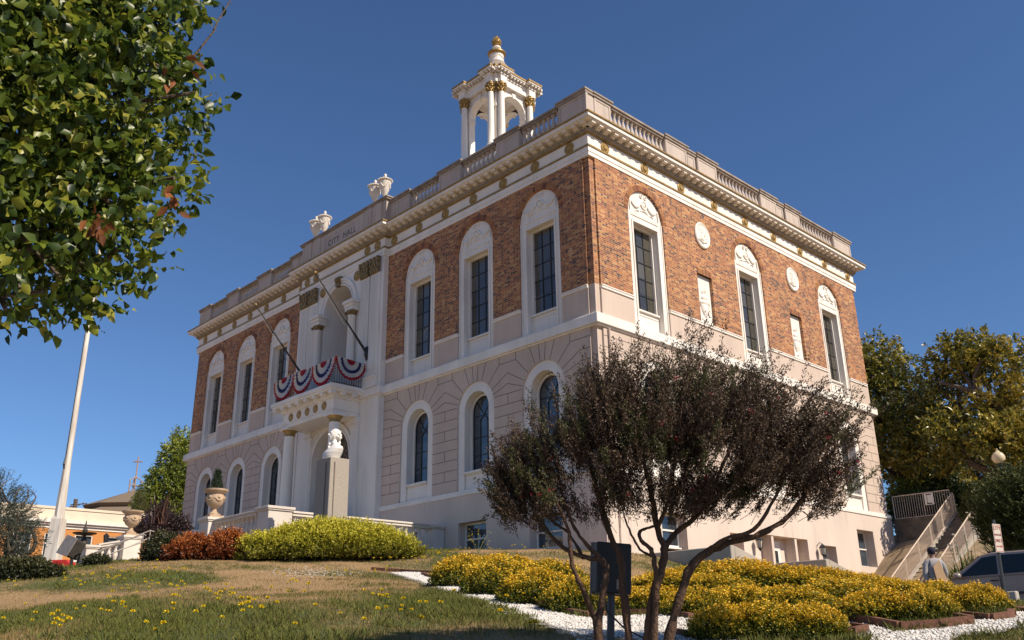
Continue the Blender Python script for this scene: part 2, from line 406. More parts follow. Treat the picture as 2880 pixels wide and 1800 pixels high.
# rosettes
def disc(r,n0,n1):
    d=MB(); d.lathe([(r,0),(r,.03),(r*.88,.05),(r*.78,.03),(r*.55,.03),(r*.42,.07),(.01,.075)],20,M=Matrix.Rotation(PI/2,4,'X')); return d
ros=None
fdisc=[-.9-1.782*k for k in range(7)]; fdisc=fdisc+[-31-u for u in fdisc]
def put_disc(Mx,u,n,z,s=1,par=hall):
    global ros
    if ros is None: ros=disc(.225,0,0).build('gilded_rosette',M['gold'],par,Mx@Matrix.Translation((u,-n,z)),smooth=True)
    else: inst(ros,par,Mx@Matrix.Translation((u,-n,z))@Matrix.Scale(s,4))
for u in fdisc: put_disc(I4,u,0,12.50)
for k in range(9): put_disc(SM,.93+2.32*k,0,12.50)
for du in (-2.98,-2.18,2.18,2.98): put_disc(I4,BC+du,.25,12.50)
# --- parapet
pp=MB(); pc=MB()
def ped(Mx,a,b,z1=14.42,n=.06,panel=True):
    pass
def pedbox(mb,cap,a,b,n0,n1,ztop,M_):
    f=lambda q,u0,u1,m0,m1,z0,z1:q.box(*( (u0,u1,-m1,-m0,z0,z1) if M_ is I4 else (m0,m1,u0,u1,z0,z1)))
    f(mb,a,b,n0,n1,13.5,ztop)
    # raised frame leaves a sunk panel
    if b-a>.5:
        g=.10
        f(mb,a+.02,b-.02,n1,n1+.022,13.5,13.5+g); f(mb,a+.02,b-.02,n1,n1+.022,ztop-g,ztop)
        f(mb,a+.02,a+.02+g,n1,n1+.022,13.5+g,ztop-g); f(mb,b-.02-g,b-.02,n1,n1+.022,13.5+g,ztop-g)
    f(cap,a-.05,b+.05,n0-.05,n1+.07,ztop,ztop+.10); f(cap,a-.08,b+.08,n0-.08,n1+.11,ztop+.10,ztop+.19)
Ifr=I4
pp.box(-31.1,.10,-.10,.42,13.285,13.50); pp.box(-.42,.10,.42,WD+.1,13.285,13.50)
pp.box(-31.1,-30.7,.42,WD+.1,13.285,14.5); pp.box(-30.7,-.42,WD-.3,WD+.1,13.285,14.5)
peds_f=[(-1.34,.06),(-4.78,-3.43),(-8.41,-6.96),(-11.9,-10.46)]
peds_f+=[(-31-b,-31-a) for a,b in peds_f]
for a,b in peds_f: pedbox(pp,pc,a,b,-.36,.06,14.42,I4)
peds_s=[(.37,1.34),(4.69,6.13),(6.86,8.26),(11.68,13.05),(13.81,15.13),(18.38,WD+.06)]
for a,b in peds_s: pedbox(pp,pc,a,b,-.36,.06,14.42,SM)
for a,b in [(6.13+.08,6.86-.08),(13.05+.08,13.81-.08)]: pedbox(pp,pc,a,b,-.34,.0,14.36,SM)
pp.box(-.02,.10,-.10,.02,13.5,14.42)
# coping rails over the balusters
bals_f=[(-3.43,-1.34),(-6.96,-4.78),(-10.46,-8.41)]; bals_f+=[(-31-b,-31-a) for a,b in bals_f]
bals_s=[(1.34,4.69),(8.26,11.68),(15.13,18.38)]
for a,b in bals_f: pc.box(a+.081,b-.081,-.04,.26,14.36,14.44); pc.box(a+.081,b-.081,-.10,.32,14.44,14.54)
for a,b in bals_s: pc.box(-.26,.04,a+.081,b-.081,14.36,14.44); pc.box(-.32,.10,a+.081,b-.081,14.44,14.54)
# central attic block
pp.box(-19.1,-11.9,-.30,.35,13.30,14.60); pp.box(-19.16,-11.84,-.34,.38,13.30,13.46)
pc.box(-19.2,-11.8,-.36,.40,14.60,14.68); pc.box(-19.25,-11.75,-.40,.44,14.68,14.76)
for a,b in [(-16.95,-14.05)]:
    for z0,z1 in ((13.62,13.66),(14.32,14.36)): pp.box(a,b,-.315,-.30,z0,z1)
    for x0,x1 in ((a,a+.04),(b-.04,b)): pp.box(x0,x1,-.315,-.30,13.66,14.32)
for s in (-1,1):
    for du in (2.18,2.98): pp.box(BC+s*du-.3,BC+s*du+.3,-.34,-.28,13.46,14.60)
pp.build('parapet',M['attic'],hall,bevel=.01); pc.build('parapet_coping',M['capstone'],hall,bevel=.012)
bprof=[(.10,0),(.10,.05),(.065,.08),(.055,.13),(.085,.22),(.108,.33),(.10,.44),(.065,.58),(.045,.68),(.05,.72),(.075,.75),(.06,.78),(.095,.81),(.095,.87)]
bsrc=None
def balrow(parent,p0,p1,z,h,step=.262,mat_=None):
    global bsrc
    p0=Vector(p0);p1=Vector(p1); n=max(1,int(round((p1-p0).length/step)))
    for i in range(n):
        p=p0.lerp(p1,(i+.5)/n); Mx=Matrix.Translation((p.x,p.y,p.z if len(p)>2 else z))@Matrix.Diagonal((1,1,h/.87,1))
        if bsrc is None: bsrc=MB().lathe(bprof,10).build('baluster',mat_ or M['attic'],parent,Mx,smooth=True)
        else: inst(bsrc,parent,Mx)
for a,b in bals_f: balrow(hall,(a,.11,13.5),(b,.11,13.5),0,.86)
for a,b in bals_s: balrow(hall,(-.11,a,13.5),(-.11,b,13.5),0,.86)
rf=MB(); rf.box(-30.6,-.45,.45,WD-.4,13.285,13.33); rf.build('roof',M['roof'],hall)
# lettering
def text(s,size,Mx,mat_,parent,name='lettering',ext=.004,align='CENTER',sx=1):
    cu=bpy.data.curves.new('t','FONT'); cu.body=s; cu.size=size; cu.extrude=ext; cu.align_x=align; cu.align_y='CENTER'; cu.space_character=1.15
    to=bpy.data.objects.new('t',cu); COL.objects.link(to); dg=bpy.context.evaluated_depsgraph_get()
    me=bpy.data.meshes.new_from_object(to.evaluated_get(dg)); bpy.data.objects.remove(to); me.materials.clear(); me.materials.append(mat_)
    o=bpy.data.objects.new(name,me); link(o,parent,Mx@Matrix.Rotation(PI/2,4,'X')@Matrix.Diagonal((sx,1,1,1))); return o
M['letter']=mat('cut_letter_shadow',(.11,.085,.07),.8,.1,5); text('CITY  HALL',.46,Matrix.Translation((BC,-.304,13.98)),M['letter'],hall,sx=.9)
# --- windows
def relief(mb,r,z0,kind=0):
    # swags hanging from a central cartouche, tassels at both sides
    for s in (-1,1):
        pts=[]
        for i in range(11):
            t=i/10; u=s*(.12+.68*t); z=z0+.62-.26*math.sin(PI*t)*1.0-.12*t
            pts.append((u,.055,z))
        mb.tube(pts,[.022+.02*math.sin(PI*i/10) for i in range(11)],6)
        for i in range(9):
            p=pts[i+1]; mb.ball((p[0],.05,p[2]),.035,6,4)
        mb.tube([(s*.82,.06,z0+.5),(s*.84,.055,z0+.30),(s*.84,.06,z0+.08)],[.03,.045,.015],6)
        mb.ring(s*.12,z0+.86,.05,.085,-.08,-.035,0,2*PI,10)
    mb.ring(0,z0+.52,.13,.18,-.08,-.03,0,2*PI,18); mb.ball((0,.07,z0+.52),.10,10,6,sc=(1,.5,1.1))
    mb.tube([(-.24,.07,z0+.2),(0,.06,z0+.28),(.24,.07,z0+.2)],[.012,.03,.012],6)
    for s in (-1,1): mb.tube([(s*.3,.07,z0+.16),(s*.42,.06,z0+.2),(s*.55,.07,z0+.12)],[.012,.025,.012],5)
def upper_window():
    w=MB()
    semi=[(1.04*math.cos(PI*i/24),ZT+1.04*math.sin(PI*i/24)) for i in range(25)]
    w.prism(semi,-.45,-.08)
    for s in (-1,1):
        x0,x1=sorted((s*.72,s*1.04)); w.fb(x0,x1,-.45,-.08,5.84,ZT)
        x0,x1=sorted((s*.72,s*.80)); w.fb(x0,x1,-.08,-.045,5.84,10.04)
        x0,x1=sorted((s*.98,s*1.035)); w.fb(x0,x1,-.08,-.05,5.84,ZT)
    w.fb(-.72,.72,-.45,-.08,10.04,ZT); w.fb(-.80,.80,-.08,-.045,10.04,10.12); w.fb(-.80,.80,-.08,-.055,10.30,10.36)
    w.fb(-.72,.72,-.36,-.19,6.60,6.67); w.fb(-.72,.72,-.45,-.27,5.84,6.60)
    w.fb(-.66,.66,-.27,-.25,6.46,6.52)
    root=w.build('window',M['white'],hall,Matrix.Translation((0,0,0)),bevel=.006)
    rl=MB(); relief(rl,1,ZT); rl.build('garland_relief',M['white'],root,smooth=True)
    f=MB()
    for s in (-1,1):
        x0,x1=sorted((s*.63,s*.72)); f.fb(x0,x1,-.42,-.29,6.67,10.04)
    f.fb(-.63,.63,-.42,-.29,9.97,10.04); f.build('frame',M['white'],root,bevel=.006)
    g=MB(); g.fb(-.63,.63,-.44,-.39,6.67,9.97); g.build('pane',M['glassc'],root)
    b=MB()
    for u in (-.21,.21): b.fb(u-.013,u+.013,-.39,-.362,6.67,9.97)
    for k in range(1,5): z=6.67+k*.66; b.fb(-.63,.63,-.389,-.364,z-.013,z+.013)
    b.build('glazing_bars',M['black'],root)
    return root
def lower_window():
    w=MB(); w.ring(0,3.72,.68,1.04,-.45,-.055,seg=28)
    for s in (-1,1):
        x0,x1=sorted((s*.68,s*1.04)); w.fb(x0,x1,-.45,-.055,.74,3.72)
    w.fb(-.68,.68,-.45,-.12,.74,1.30); w.fb(-.66,.66,-.36,.0,1.34,1.42); w.fb(-.62,.62,-.36,-.05,1.30,1.34)
    root=w.build('window',M['white'],hall,I4,bevel=.006)
    f=MB(); f.ring(0,3.68,.60,.68,-.45,-.38,seg=24)
    for s in (-1,1):
        x0,x1=sorted((s*.60,s*.68)); f.fb(x0,x1,-.45,-.38,1.42,3.68)
    f.build('frame',M['white'],root)
    g=MB(); g.prism([(-.60,1.42)]+[(-.60*math.cos(PI*i/24),3.68+.60*math.sin(PI*i/24)) for i in range(25)]+[(.60,1.42)],-.5,-.46); g.build('pane',M['glass'],root)
    b=MB(); b.ring(0,3.68,.575,.60,-.46,-.43,seg=24); b.ring(0,3.30,.19,.215,-.46,-.43,seg=14)
    for s in (-1,1):
        b.fb(s*.2-.0125,s*.2+.0125,-.46,-.432,1.42,3.30); x0,x1=sorted((s*.575,s*.6)); b.fb(x0,x1,-.46,-.43,1.42,3.68)
        b.tube([(0,.445,3.56),(s*.40,.445,4.08)],.013,5)
    for z in (3.54,2.72,2.05): b.fb(-.575,.575,-.459,-.433,z-.013,z+.013)
    b.build('glazing_bars',M['black'],root)
    return root
wu=upper_window(); wl=lower_window()
first=True
for Mx,ws in ((I4,FW),(SM,SW)):
    for w in ws:
        T=Mx@Matrix.Translation((w,0,0))
        if first:
            for q in (wu,wl): 
                q.matrix_basis=T; 
                for ch in q.children: ch.matrix_basis=T; ch.matrix_parent_inverse=T.inverted(); WM[ch.name]=T.copy()
                WM[q.name]=T.copy()
            first=False
        else: inst(wu,hall,T); inst(wl,hall,T)
# brick arch hoods: soldier bricks round each upper arch
ah=MB()
def hood(Mx,w):
    a=MB(); k=30
    for i in range(k):
        a0=PI*i/k+.008; a1=PI*(i+1)/k-.008; a.mi=random.choice((0,0,1,2)); a.ring(0,0,1.045,1.27,-.02,.012,a0,a1,1)
    a.build('brick_arch_hood',[M['hb1'],M['hb2'],M['hb3']],hall,Mx@Matrix.Translation((w,0,ZT)))
M['hb1']=mat('hood_brick_orange',(.42,.19,.075),.85,.2,9); M['hb2']=mat('hood_brick_red',(.33,.125,.055),.85,.2,9); M['hb3']=mat('hood_brick_dark',(.21,.085,.05),.85,.2,9)
for w in FW: hood(I4,w)
for w in SW: hood(SM,w)
# basement windows
def sash(Mx,u,hw,z0,z1,n=-.30,name='basement_window'):
    f=MB(); 
    for s in (-1,1):
        x0,x1=sorted((s*hw,s*(hw-.07))); f.fb(x0,x1,n-.08,n,z0,z1)
    f.fb(-hw+.07,hw-.07,n-.08,n,z1-.07,z1); f.fb(-hw+.07,hw-.07,n-.08,n,z0,z0+.07); f.fb(-hw+.07,hw-.07,n-.07,n+.02,(z0+z1)/2-.03,(z0+z1)/2+.03)
    f.fb(-hw-.0,hw+.0,n-.1,n+.1,z0-.05,z0)
    r=f.build(name,M['white'],hall,Mx@Matrix.Translation((u,0,0)),bevel=.005)
    g=MB(); g.fb(-hw+.07,hw-.07,n-.06,n-.04,z0+.07,z1-.07); g.build('pane',M['glass'],r,Mx@Matrix.Translation((u,0,0)))
    return r
sash(I4,-6.3,.76,-1.6,-.42); sash(I4,-2.62,.76,-1.66,-.55); sash(I4,-9.9,.6,-1.6,-.5)
sash(SM,3.41,.68,-1.62,-.52); sash(SM,13.84,.6,-2.9,-1.0,-.36); sash(SM,17.27,.76,-1.68,-.14,-.36)
# side entrance: three bays between slim piers
d=MB()
for u in (9.575,11.285): d.fb(u-.08,u+.08,-.45,.0,-3.2,-.86)
d.fb(8.6,12.15,-.52,-.45,-3.2,-.86); d.fb(6.68,7.52,-.52,-.45,-3.2,-.95)
dr=d.build('entrance_bay',M['base'],hall,SM)
d=MB(); d.fb(9.75,10.75,-.45,-.40,-3.0,-.98); d.build('door',M['white'],dr,SM,bevel=.01)
d=MB(); d.fb(9.87,10.55,-.40,-.395,-2.9,-1.35); d.build('door_glass',M['glass'],dr,SM)
# wall lanterns
def lantern(u,first=None):
    b=MB(); b.fb(-.06,.06,-.02,.03,-.32,-.02); b.tube([(0,-.02,-.08),(0,-.16,.06),(0,-.27,.0)],.014,6)
    T=SM@Matrix.Translation((u,0,-1.0))
    b.lathe([(.02,.0),(.05,-.03),(.13,-.12),(.135,-.15),(.12,-.16)],6,(0,-.27,0)); b.lathe([(.085,-.42),(.05,-.47),(.012,-.54)],6,(0,-.27,0))
    for k in range(6):
        a=PI/3*k; b.tube([(.125*math.cos(a),-.27+.125*math.sin(a),-.15),(.085*math.cos(a),-.27+.085*math.sin(a),-.43)],.011,4)
    r=b.build('wall_lantern',M['black'],hall,T); g=MB(); g.lathe([(.105,-.16),(.07,-.42)],6,(0,-.27,0)); g.build('lantern_glass',M['lampglass'],r,T); return r
M['lampglass']=mat('frosted_lamp_glass',(.55,.52,.45),.25,.05,6)
lantern(8.19); lantern(12.86)
# medallions and niche panels on the side wall
def medallion(u,z):
    m_=MB(); m_.lathe([(.56,0),(.56,.06),(.52,.09),(.46,.06),(.40,.045),(.01,.045)],28,M=Matrix.Rotation(PI/2,4,'X')@Matrix.Diagonal((.9,1.02,1,1)))
    r=random.Random(u)
    for i in range(26):
        a=r.uniform(0,2*PI); q=r.uniform(.05,.33); m_.ball((q*math.cos(a)*.85,-.05,q*math.sin(a)),r.uniform(.03,.075),7,5,sc=(1,.5,1.3))
    m_.tube([(-.3,-.06,-.22),(0,-.07,-.33),(.3,-.06,-.22)],.03,6); m_.tube([(-.1,-.06,-.2),(.0,-.08,.1),(.12,-.06,.3)],[.05,.09,.05],8)
    m_.build('medallion',M['white'],hall,SM@Matrix.Translation((u,0,z)),smooth=True)
medallion(6.74,10.77); medallion(13.72,10.77)
def niche(u):
    q=MB(); q.fb(-.5,.5,-.3,-.13,ZB,9.02); r=q.build('niche_panel',M['white'],hall,SM@Matrix.Translation((u,0,0)))
    v=MB(); Rv=Matrix.Translation((0,.13,7.15))@Matrix.Diagonal((1,.38,1,1))
    v.lathe([(.02,0),(.13,.02),(.05,.10),(.04,.16),(.13,.24),(.24,.42),(.27,.62),(.20,.66),(.27,.70),(.28,.76),(.16,.80),(.12,.86),(.20,.92),(.2,1.0),(.08,1.1),(.01,1.12)],14,M=Rv)
    for s in (-1,1): v.tube([(s*.22,.1,7.95),(s*.30,.08,7.85),(s*.26,.1,7.72)],.022,5); v.tube([(s*.2,.1,7.75),(s*.08,.06,7.66),(0,.06,7.72)],.022,5); v.tube([(s*.05,.1,8.25),(s*.12,.09,8.33),(s*.04,.1,8.42)],.016,5)
    v.build('urn_relief',M['white'],r,SM@Matrix.Translation((u,0,0)),smooth=True)
    h=MB(); k=14
    for i in range(k):
        h.mi=random.choice((0,0,1,2)); u0=-.5+i/k; h.fb(u0+.005,u0+1/k-.005,-.12,.012,9.02,9.24)
    h.build('brick_lintel',[M['hb1'],M['hb2'],M['hb3']],hall,SM@Matrix.Translation((u,0,0)))
niche(6.68); niche(13.64)
# rain pipes in the corner notch
dp=MB(); dp.tube([(.06,.55,5.38),(.06,.55,-2.2)],.035,6); dp.build('rain_pipe',M['stucco'],hall)
M['nbw']=mat('grey_shaded_loggia_plaster',(.30,.27,.25),.9,.1,1,bump=.2)  # loggia grey with the recess's deep shadow put into its colour
# ================================================================ central bay
wb=MB(); wall(wb,-19.02,-11.98,5.84,ZP,.25,1.5,[(BC,1.2,5.9,10.2,True)],ends=(.3,.3),seg=26)
wb.fb(-17.2,-13.8,-1.3,-1.2,5.84,11.5); wb.fb(-17.2,-13.8,-1.2,-.1,5.80,5.9)
wall(wb,-19.02,-11.98,-3.9,5.41,.25,.7,[(BC,1.5,-1.0,3.05,True)],ends=(.3,.3),seg=26)
wb.build('centre_bay_wall',M['white'],hall)
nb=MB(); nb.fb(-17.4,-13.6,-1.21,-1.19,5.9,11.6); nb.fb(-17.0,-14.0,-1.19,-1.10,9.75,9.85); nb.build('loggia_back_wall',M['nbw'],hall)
b=MB(); b.ring(BC,10.2,1.2,1.27,.25,.32,seg=30); b.ring(BC,10.2,1.3,1.44,.25,.30,seg=30); b.ring(BC,10.2,1.44,1.55,.25,.34,seg=30)
b.ring(BC,3.05,1.5,1.58,.25,.33,seg=30); b.ring(BC,3.05,1.58,1.74,.25,.29,seg=30); b.ring(BC,3.05,1.74,1.80,.25,.34,seg=30)
for s in (-1,1):
    x0,x1=sorted((BC+s*1.5,BC+s*1.80)); b.fb(x0,x1,.25,.31,-.9,3.05)
    # entablature block over the small column
    x0,x1=sorted((BC+s*1.08,BC+s*1.72)); b.fb(x0,x1,.2,.62,9.72,9.90); b.fb(x0-.03,x1+.03,.2,.66,9.90,10.05); b.fb(x0-.09,x1+.09,.2,.72,10.05,10.2)
    b.fb(x0,x1,.1,.62,5.84,6.35)
    # paired pilasters, pedestals
    for du in (2.18,2.98):
        c=BC+s*du; b.fb(c-.34,c+.34,.25,.33,6.35,11.12)
        for i in range(6): b.fb(c-.28+i*.1,c-.23+i*.1,.33,.352,6.7,11.0)
        b.fb(c-.37,c+.37,.25,.37,6.35,6.5); b.fb(c-.35,c+.35,.25,.36,6.5,6.6)
    x0,x1=sorted((BC+s*1.78,BC+s*3.36)); b.fb(x0,x1,.25,.40,5.84,6.25); b.fb(x0-.03,x1+.03,.25,.44,6.25,6.35)
    x0,x1=sorted((BC+s*2.95,BC+s*3.5)); b.fb(x0,x1,.25,.29,-1,5.40)
b.build('bay_trim',M['white'],hall,bevel=.008)
c=MB()
for s in (-1,1): MB().lathe([(.24,0),(.24,.08),(.19,.14),(.19,.2),(.185,1.2),(.165,3.1),(.18,3.12),(.18,3.16)],20,(BC+s*1.4,-.42,6.35)).build('loggia_column',M['white'],hall,smooth=True)
c=MB()
for s in (-1,1):
    c.lathe([(.18,0),(.17,.05),(.24,.12),(.27,.16),(.27,.2)],12,(BC+s*1.4,-.42,9.51))
    for t in (-1,1): c.ball((BC+s*1.4+t*.22,-.62,9.62),.07,8,5)
c.build('gilded_capital',M['golddark'],hall,smooth=True)
cap0=None
def corinth(w0,w1,h,dep):
    k=MB(); k.add([(-w0,0,0),(w0,0,0),(w1,-0,h),(-w1,0,h),(-w0,-dep*.6,0),(w0,-dep*.6,0),(w1,-dep,h),(-w1,-dep,h)],[(0,1,2,3),(4,5,6,7),(0,1,5,4),(1,2,6,5),(2,3,7,6),(3,0,4,7)])
    for row,(zz,nn) in enumerate(((.03,4),(.3*h/.72,4),(.55*h/.72,3))):
        for i in range(nn):
            x=(-w0+(i+.5)*2*w0/nn)*(1+.15*row); k.tube([(x,-dep*.6,zz),(x,-dep*(.9+.1*row),zz+h*.17),(x,-dep*(1.25+.1*row),zz+h*.26),(x,-dep*(1.3+.1*row),zz+h*.22)],[.055,.065,.045,.02],5)
    for s in (-1,1): k.ring(s*w1*.82,h*.82,.03,.085,dep*1.0,dep*1.35,0,2*PI,8)
    k.box(-w1*1.08,w1*1.08,-dep*1.25,0,h*.94,h)
    return k
for s in (-1,1):
    for du in (2.18,2.98):
        T=Matrix.Translation((BC+s*du,-.33,11.10))
        if cap0 is None: cap0=corinth(.31,.36,.74,.10).build('gilded_pilaster_capital',M['golddark'],hall,T)
        else: inst(cap0,hall,T)
k=MB(); k.prism([(BC-.13,11.36),(BC+.13,11.36),(BC+.21,11.84),(BC-.21,11.84)],.25,.42); k.ball((BC,-.44,11.66),.12,8,6); k.tube([(BC-.12,-.45,11.75),(BC,-.5,11.55),(BC+.12,-.45,11.75)],.04,6); k.build('gilded_keystone',M['golddark'],hall)
for s in (-1,1): put_disc(I4,BC+s*1.43,.25,11.50,1.1)
# entrance door and grille
g=MB(); g.fb(-17.1,-13.9,-.40,-.30,-1.2,4.65); g.build('door_recess_panel',M['doorback'] if 'doorback' in M else M['brown'],hall)
g=MB(); 
for rr in (.25,.5,.9,1.3): g.ring(BC,3.05,rr,rr+.05,-.30,-.25,seg=24)
for a in range(1,8): 
    t=PI*a/8; g.tube([(BC+.3*math.cos(t),.27,3.05+.3*math.sin(t)),(BC+1.42*math.cos(t),.27,3.05+1.42*math.sin(t))],.022,5)
for a in range(8):
    t=PI*(a+.5)/8; g.ring(BC+1.1*math.cos(t),3.05+1.1*math.sin(t),.10,.13,-.30,-.26,0,2*PI,10)
for u in (-1.25,-.62,0,.62,1.25):
    g.fb(BC+u-.03,BC+u+.03,-.30,-.25,-1,3.05)
for z in (.3,1.4,2.5,3.03): g.fb(BC-1.45,BC+1.45,-.30,-.24,z-.04,z+.04)
for u in (-.94,-.31,.31,.94):
    for z in (.85,1.95,2.77): g.ring(BC+u,z,.16,.20,-.30,-.26,0,2*PI,12)
g.build('entrance_grille',M['brown'],hall)
# portico
p=MB(); p.box(-17.57,-13.43,-1.57,-.25,4.70,4.86); p.box(-17.60,-13.40,-1.60,-.25,4.86,4.90); p.box(-17.57,-13.43,-1.57,-.25,4.90,5.36)
p.box(-17.63,-13.37,-1.63,-.25,5.36,5.42); p.box(-17.95,-13.05,-1.95,-.25,5.60,5.70); p.box(-18.0,-13.0,-2.0,-.25,5.70,5.87)
p.box(-17.66,-13.34,-1.66,-.25,5.42,5.60)
for i in range(8):
    x=-17.8+i*.657; p.box(x-.11,x+.11,-1.93,-1.66,5.47,5.60)
for y in (-1.3,-.75): p.box(-13.34,-13.07,y-.11,y+.11,5.47,5.60); p.box(-17.93,-17.66,y-.11,y+.11,5.47,5.60)
for s in (-1,1):
    x=BC+s*1.83; p.box(x-.36,x+.36,-1.66,-.94,4.62,4.70)
    x0,x1=sorted((BC+s*1.6,BC+s*2.1)); p.box(x0,x1,-.36,-.25,-.9,4.70); p.box(x0-.05,x1+.05,-.42,-.25,4.42,4.70)
    x0,x1=sorted((BC+s*1.55,BC+s*2.2)); p.box(x0,x1,-1.68,-.92,.30,.55)
p.build('portico',M['white'],hall,bevel=.01)
for s in (-1,1):
    x=BC+s*1.83
    q=MB(); q.lathe([(.34,0),(.34,.08),(.29,.12),(.31,.18),(.27,.24),(.262,1.4),(.235,3.8)],28,(x,-1.3,.55)); cc=q.build('portico_column',M['white'],hall,smooth=True)
    q=MB(); q.lathe([(.235,0),(.25,.02),(.24,.05),(.24,.14),(.27,.17),(.33,.25),(.35,.27)],28,(x,-1.3,4.35)); q.build('gilded_capital',M['gold'],cc,smooth=True)
for i in range(5): put_disc(I4,BC-1.36+.68*i,1.57,5.13,.80)
# portico floor and steps
p=MB(); p.box(-18.0,-13.0,-2.1,-.25,-1.5,.30)
for i in range(7): p.box(-17.6,-13.4,-2.1-.3*(i+1),-2.1-.3*i,-1.5,.30-.22*(i+1))
p.build('portico_steps',M['concrete'],hall)
# balcony railing
r=MB()
def rail(a,b,z0,z1,st=.12,rad=.011):
    a=Vector(a);b=Vector(b); n=int((b-a).length/st)
    for i in range(n+1):
        q=a.lerp(b,i/n); r.tube([(q.x,q.y,z0),(q.x,q.y,z1)],rad,4,False)
    r.tube([(a.x,a.y,z1),(b.x,b.y,z1)],.022,6); r.tube([(a.x,a.y,z0+.08),(b.x,b.y,z0+.08)],.015,6)
rail((-17.9,-1.78,0),(-13.1,-1.78,0),5.87,6.95); rail((-13.1,-1.78,0),(-13.1,-.45,0),5.87,6.95); rail((-17.9,-1.78,0),(-17.9,-.45,0),5.87,6.95)
r.build('balcony_railing',M['black'],hall)
# flagpoles on the facade
def fpole(x):
    a=Vector((x,-.32,7.45)); e=Vector((x,-3.11,10.45)); q=MB(); q.tube([a,a.lerp(e,.25),a.lerp(e,.26),e],[.06,.055,.042,.03],10)
    q.ball(a+Vector((0,0,-.02)),.15,10,7,sc=(1,.8,1.5)); q.tube([a+Vector((0,.07,-.3)),a+Vector((0,.04,.3))],.13,8)
    q.tube([a.lerp(e,.12),a+Vector((0,.05,-.15))],.035,6)
    o=q.build('facade_flagpole',M['black'],hall,smooth=True)
    g=MB(); g.ball(e+Vector((0,-.02,.05)),.065,10,8); g.build('ball_finial',M['gold'],o,smooth=True)
    h=MB(); h.tube([a.lerp(e,.93)+Vector((0,-.01,-.05)),a.lerp(e,.3)+Vector((0,-.07,-.22))],.008,4); h.build('halyard',M['rope'],o)
M['rope']=mat('halyard_rope',(.5,.46,.4),.8,.1,5)
fpole(-12.93); fpole(-18.07)
# roof urns
uprof=[(.15,0),(.16,.06),(.07,.12),(.06,.2),(.10,.26),(.20,.5),(.27,.78),(.29,.92),(.27,.95),(.335,.98),(.34,1.03),(.28,1.07),(.14,1.12),(.06,1.16),(.05,1.2),(.075,1.25),(.07,1.32),(.02,1.38)]
ur=None
for s in (-1,1):
    for du in (2.18,2.98):
        T=Matrix.Translation((BC+s*du,.02,14.90))
        if ur is None:
            q=MB(); q.box(-.2,.2,-.2,.2,-.14,.0); q.lathe(uprof,20)
            for i in range(20):
                a=2*PI*i/20; q.ball((.34*math.cos(a),.34*math.sin(a),1.0),.035,5,4)
            for i in range(4):
                a=PI/4+PI/2*i; pts=[(.28*math.cos(a+t*.78)*(1-.15*(1-t*t)),.28*math.sin(a+t*.78)*(1-.15*(1-t*t)),.88-.28*(1-t*t)) for t in (-1,-.6,-.2,.2,.6,1)]; q.tube(pts,.03,5)
            ur=q.build('roof_urn',M['whitewarm'],hall,T,smooth=True)
        else: inst(ur,hall,T)
# ================================================================ cupola
CX,CY=BC,10.05
q=MB(); q.box(CX-2.2,CX+2.2,CY-2.2,CY+2.2,13.33,20.6); q.box(CX-2.4,CX+2.4,CY-2.4,CY+2.4,20.6,20.9); q.box(CX-1.75,CX+1.75,CY-1.75,CY+1.75,20.9,21.7); q.box(CX-1.9,CX+1.9,CY-1.9,CY+1.9,21.7,21.9)
cu=q.build('cupola',M['white'],hall,bevel=.01)
A_,B_=1.16,1.60
q=MB()
for sx in (-1,1):
    for sy in (-1,1):
        x0,x1=sorted((CX+sx*.95,CX+sx*1.38)); y0,y1=sorted((CY+sy*.95,CY+sy*1.38)); q.box(x0,x1,y0,y1,21.9,26.1)
        x0,x1=sorted((CX+sx*.92,CX+sx*1.42)); y0,y1=sorted((CY+sy*.92,CY+sy*1.42)); q.box(x0,x1,y0,y1,24.62,24.80)
for k in range(4):
    Mr=Matrix.Translation((CX,CY,0))@Matrix.Rotation(PI/2*k,4,'Z')
    t=MB(); wall(t,-.95,.95,24.8,26.1,1.36,.42,[(0,.94,24.8,24.8,True)],ends=(0,0),seg=20); t.ring(0,24.8,.94,1.03,1.36,1.41,seg=20); t.ring(0,24.8,1.03,1.10,1.36,1.39,seg=20)
    t.prism([(-.10,25.66),(.10,25.66),(.15,26.02),(-.15,26.02)],1.36,1.46)
    t.fb(-.95,.95,.9,.94,24.8+.94,26.1)
    b0=len(q.v); q.v+=[tuple(Mr@Vector(v)) for v in t.v]; q.f+=[tuple(b0+i for i in f) for f in t.f]; q.m+=[0]*len(t.f)
q.build('arcade',M['white'],cu)
def breaks(mb,e,z0,z1):
    mb.box(CX-1.62-e,CX+1.62+e,CY-1.62-e,CY+1.62+e,z0,z1)
    for sx in (-1,1):
        for sy in (-1,1):
            for a,b in ((A_,B_),(B_,A_)):
                cx,cy=CX+sx*a,CY+sy*b; ax,ay=(.25,.0) if b==B_ else (.0,.25)
                x0,x1=cx-.25-e,cx+.25+e; y0,y1=cy-.25-e,cy+.25+e
                # run back into the main block
                if b==B_: y0,y1=(y0,CY-1) if sy<0 else (CY+1,y1)
                else: x0,x1=(x0,CX-1) if sx<0 else (CX+1,x1)
                mb.box(x0,x1,y0,y1,z0+.002*(1 if b==B_ else 2),z1+.002*(1 if b==B_ else 2))
q=MB(); breaks(q,.0,26.1,26.55); breaks(q,.05,26.55,26.62); breaks(q,.26,26.80,26.88)
q.box(CX-1.5,CX+1.5,CY-1.5,CY+1.5,26.62,26.8); breaks(q,-.0,26.62,26.80)
q.build('cupola_entablature',M['white'],cu)
q=MB(); breaks(q,.30,26.88,26.99); q.build('gilded_cornice',M['gold'],cu)
q=MB()
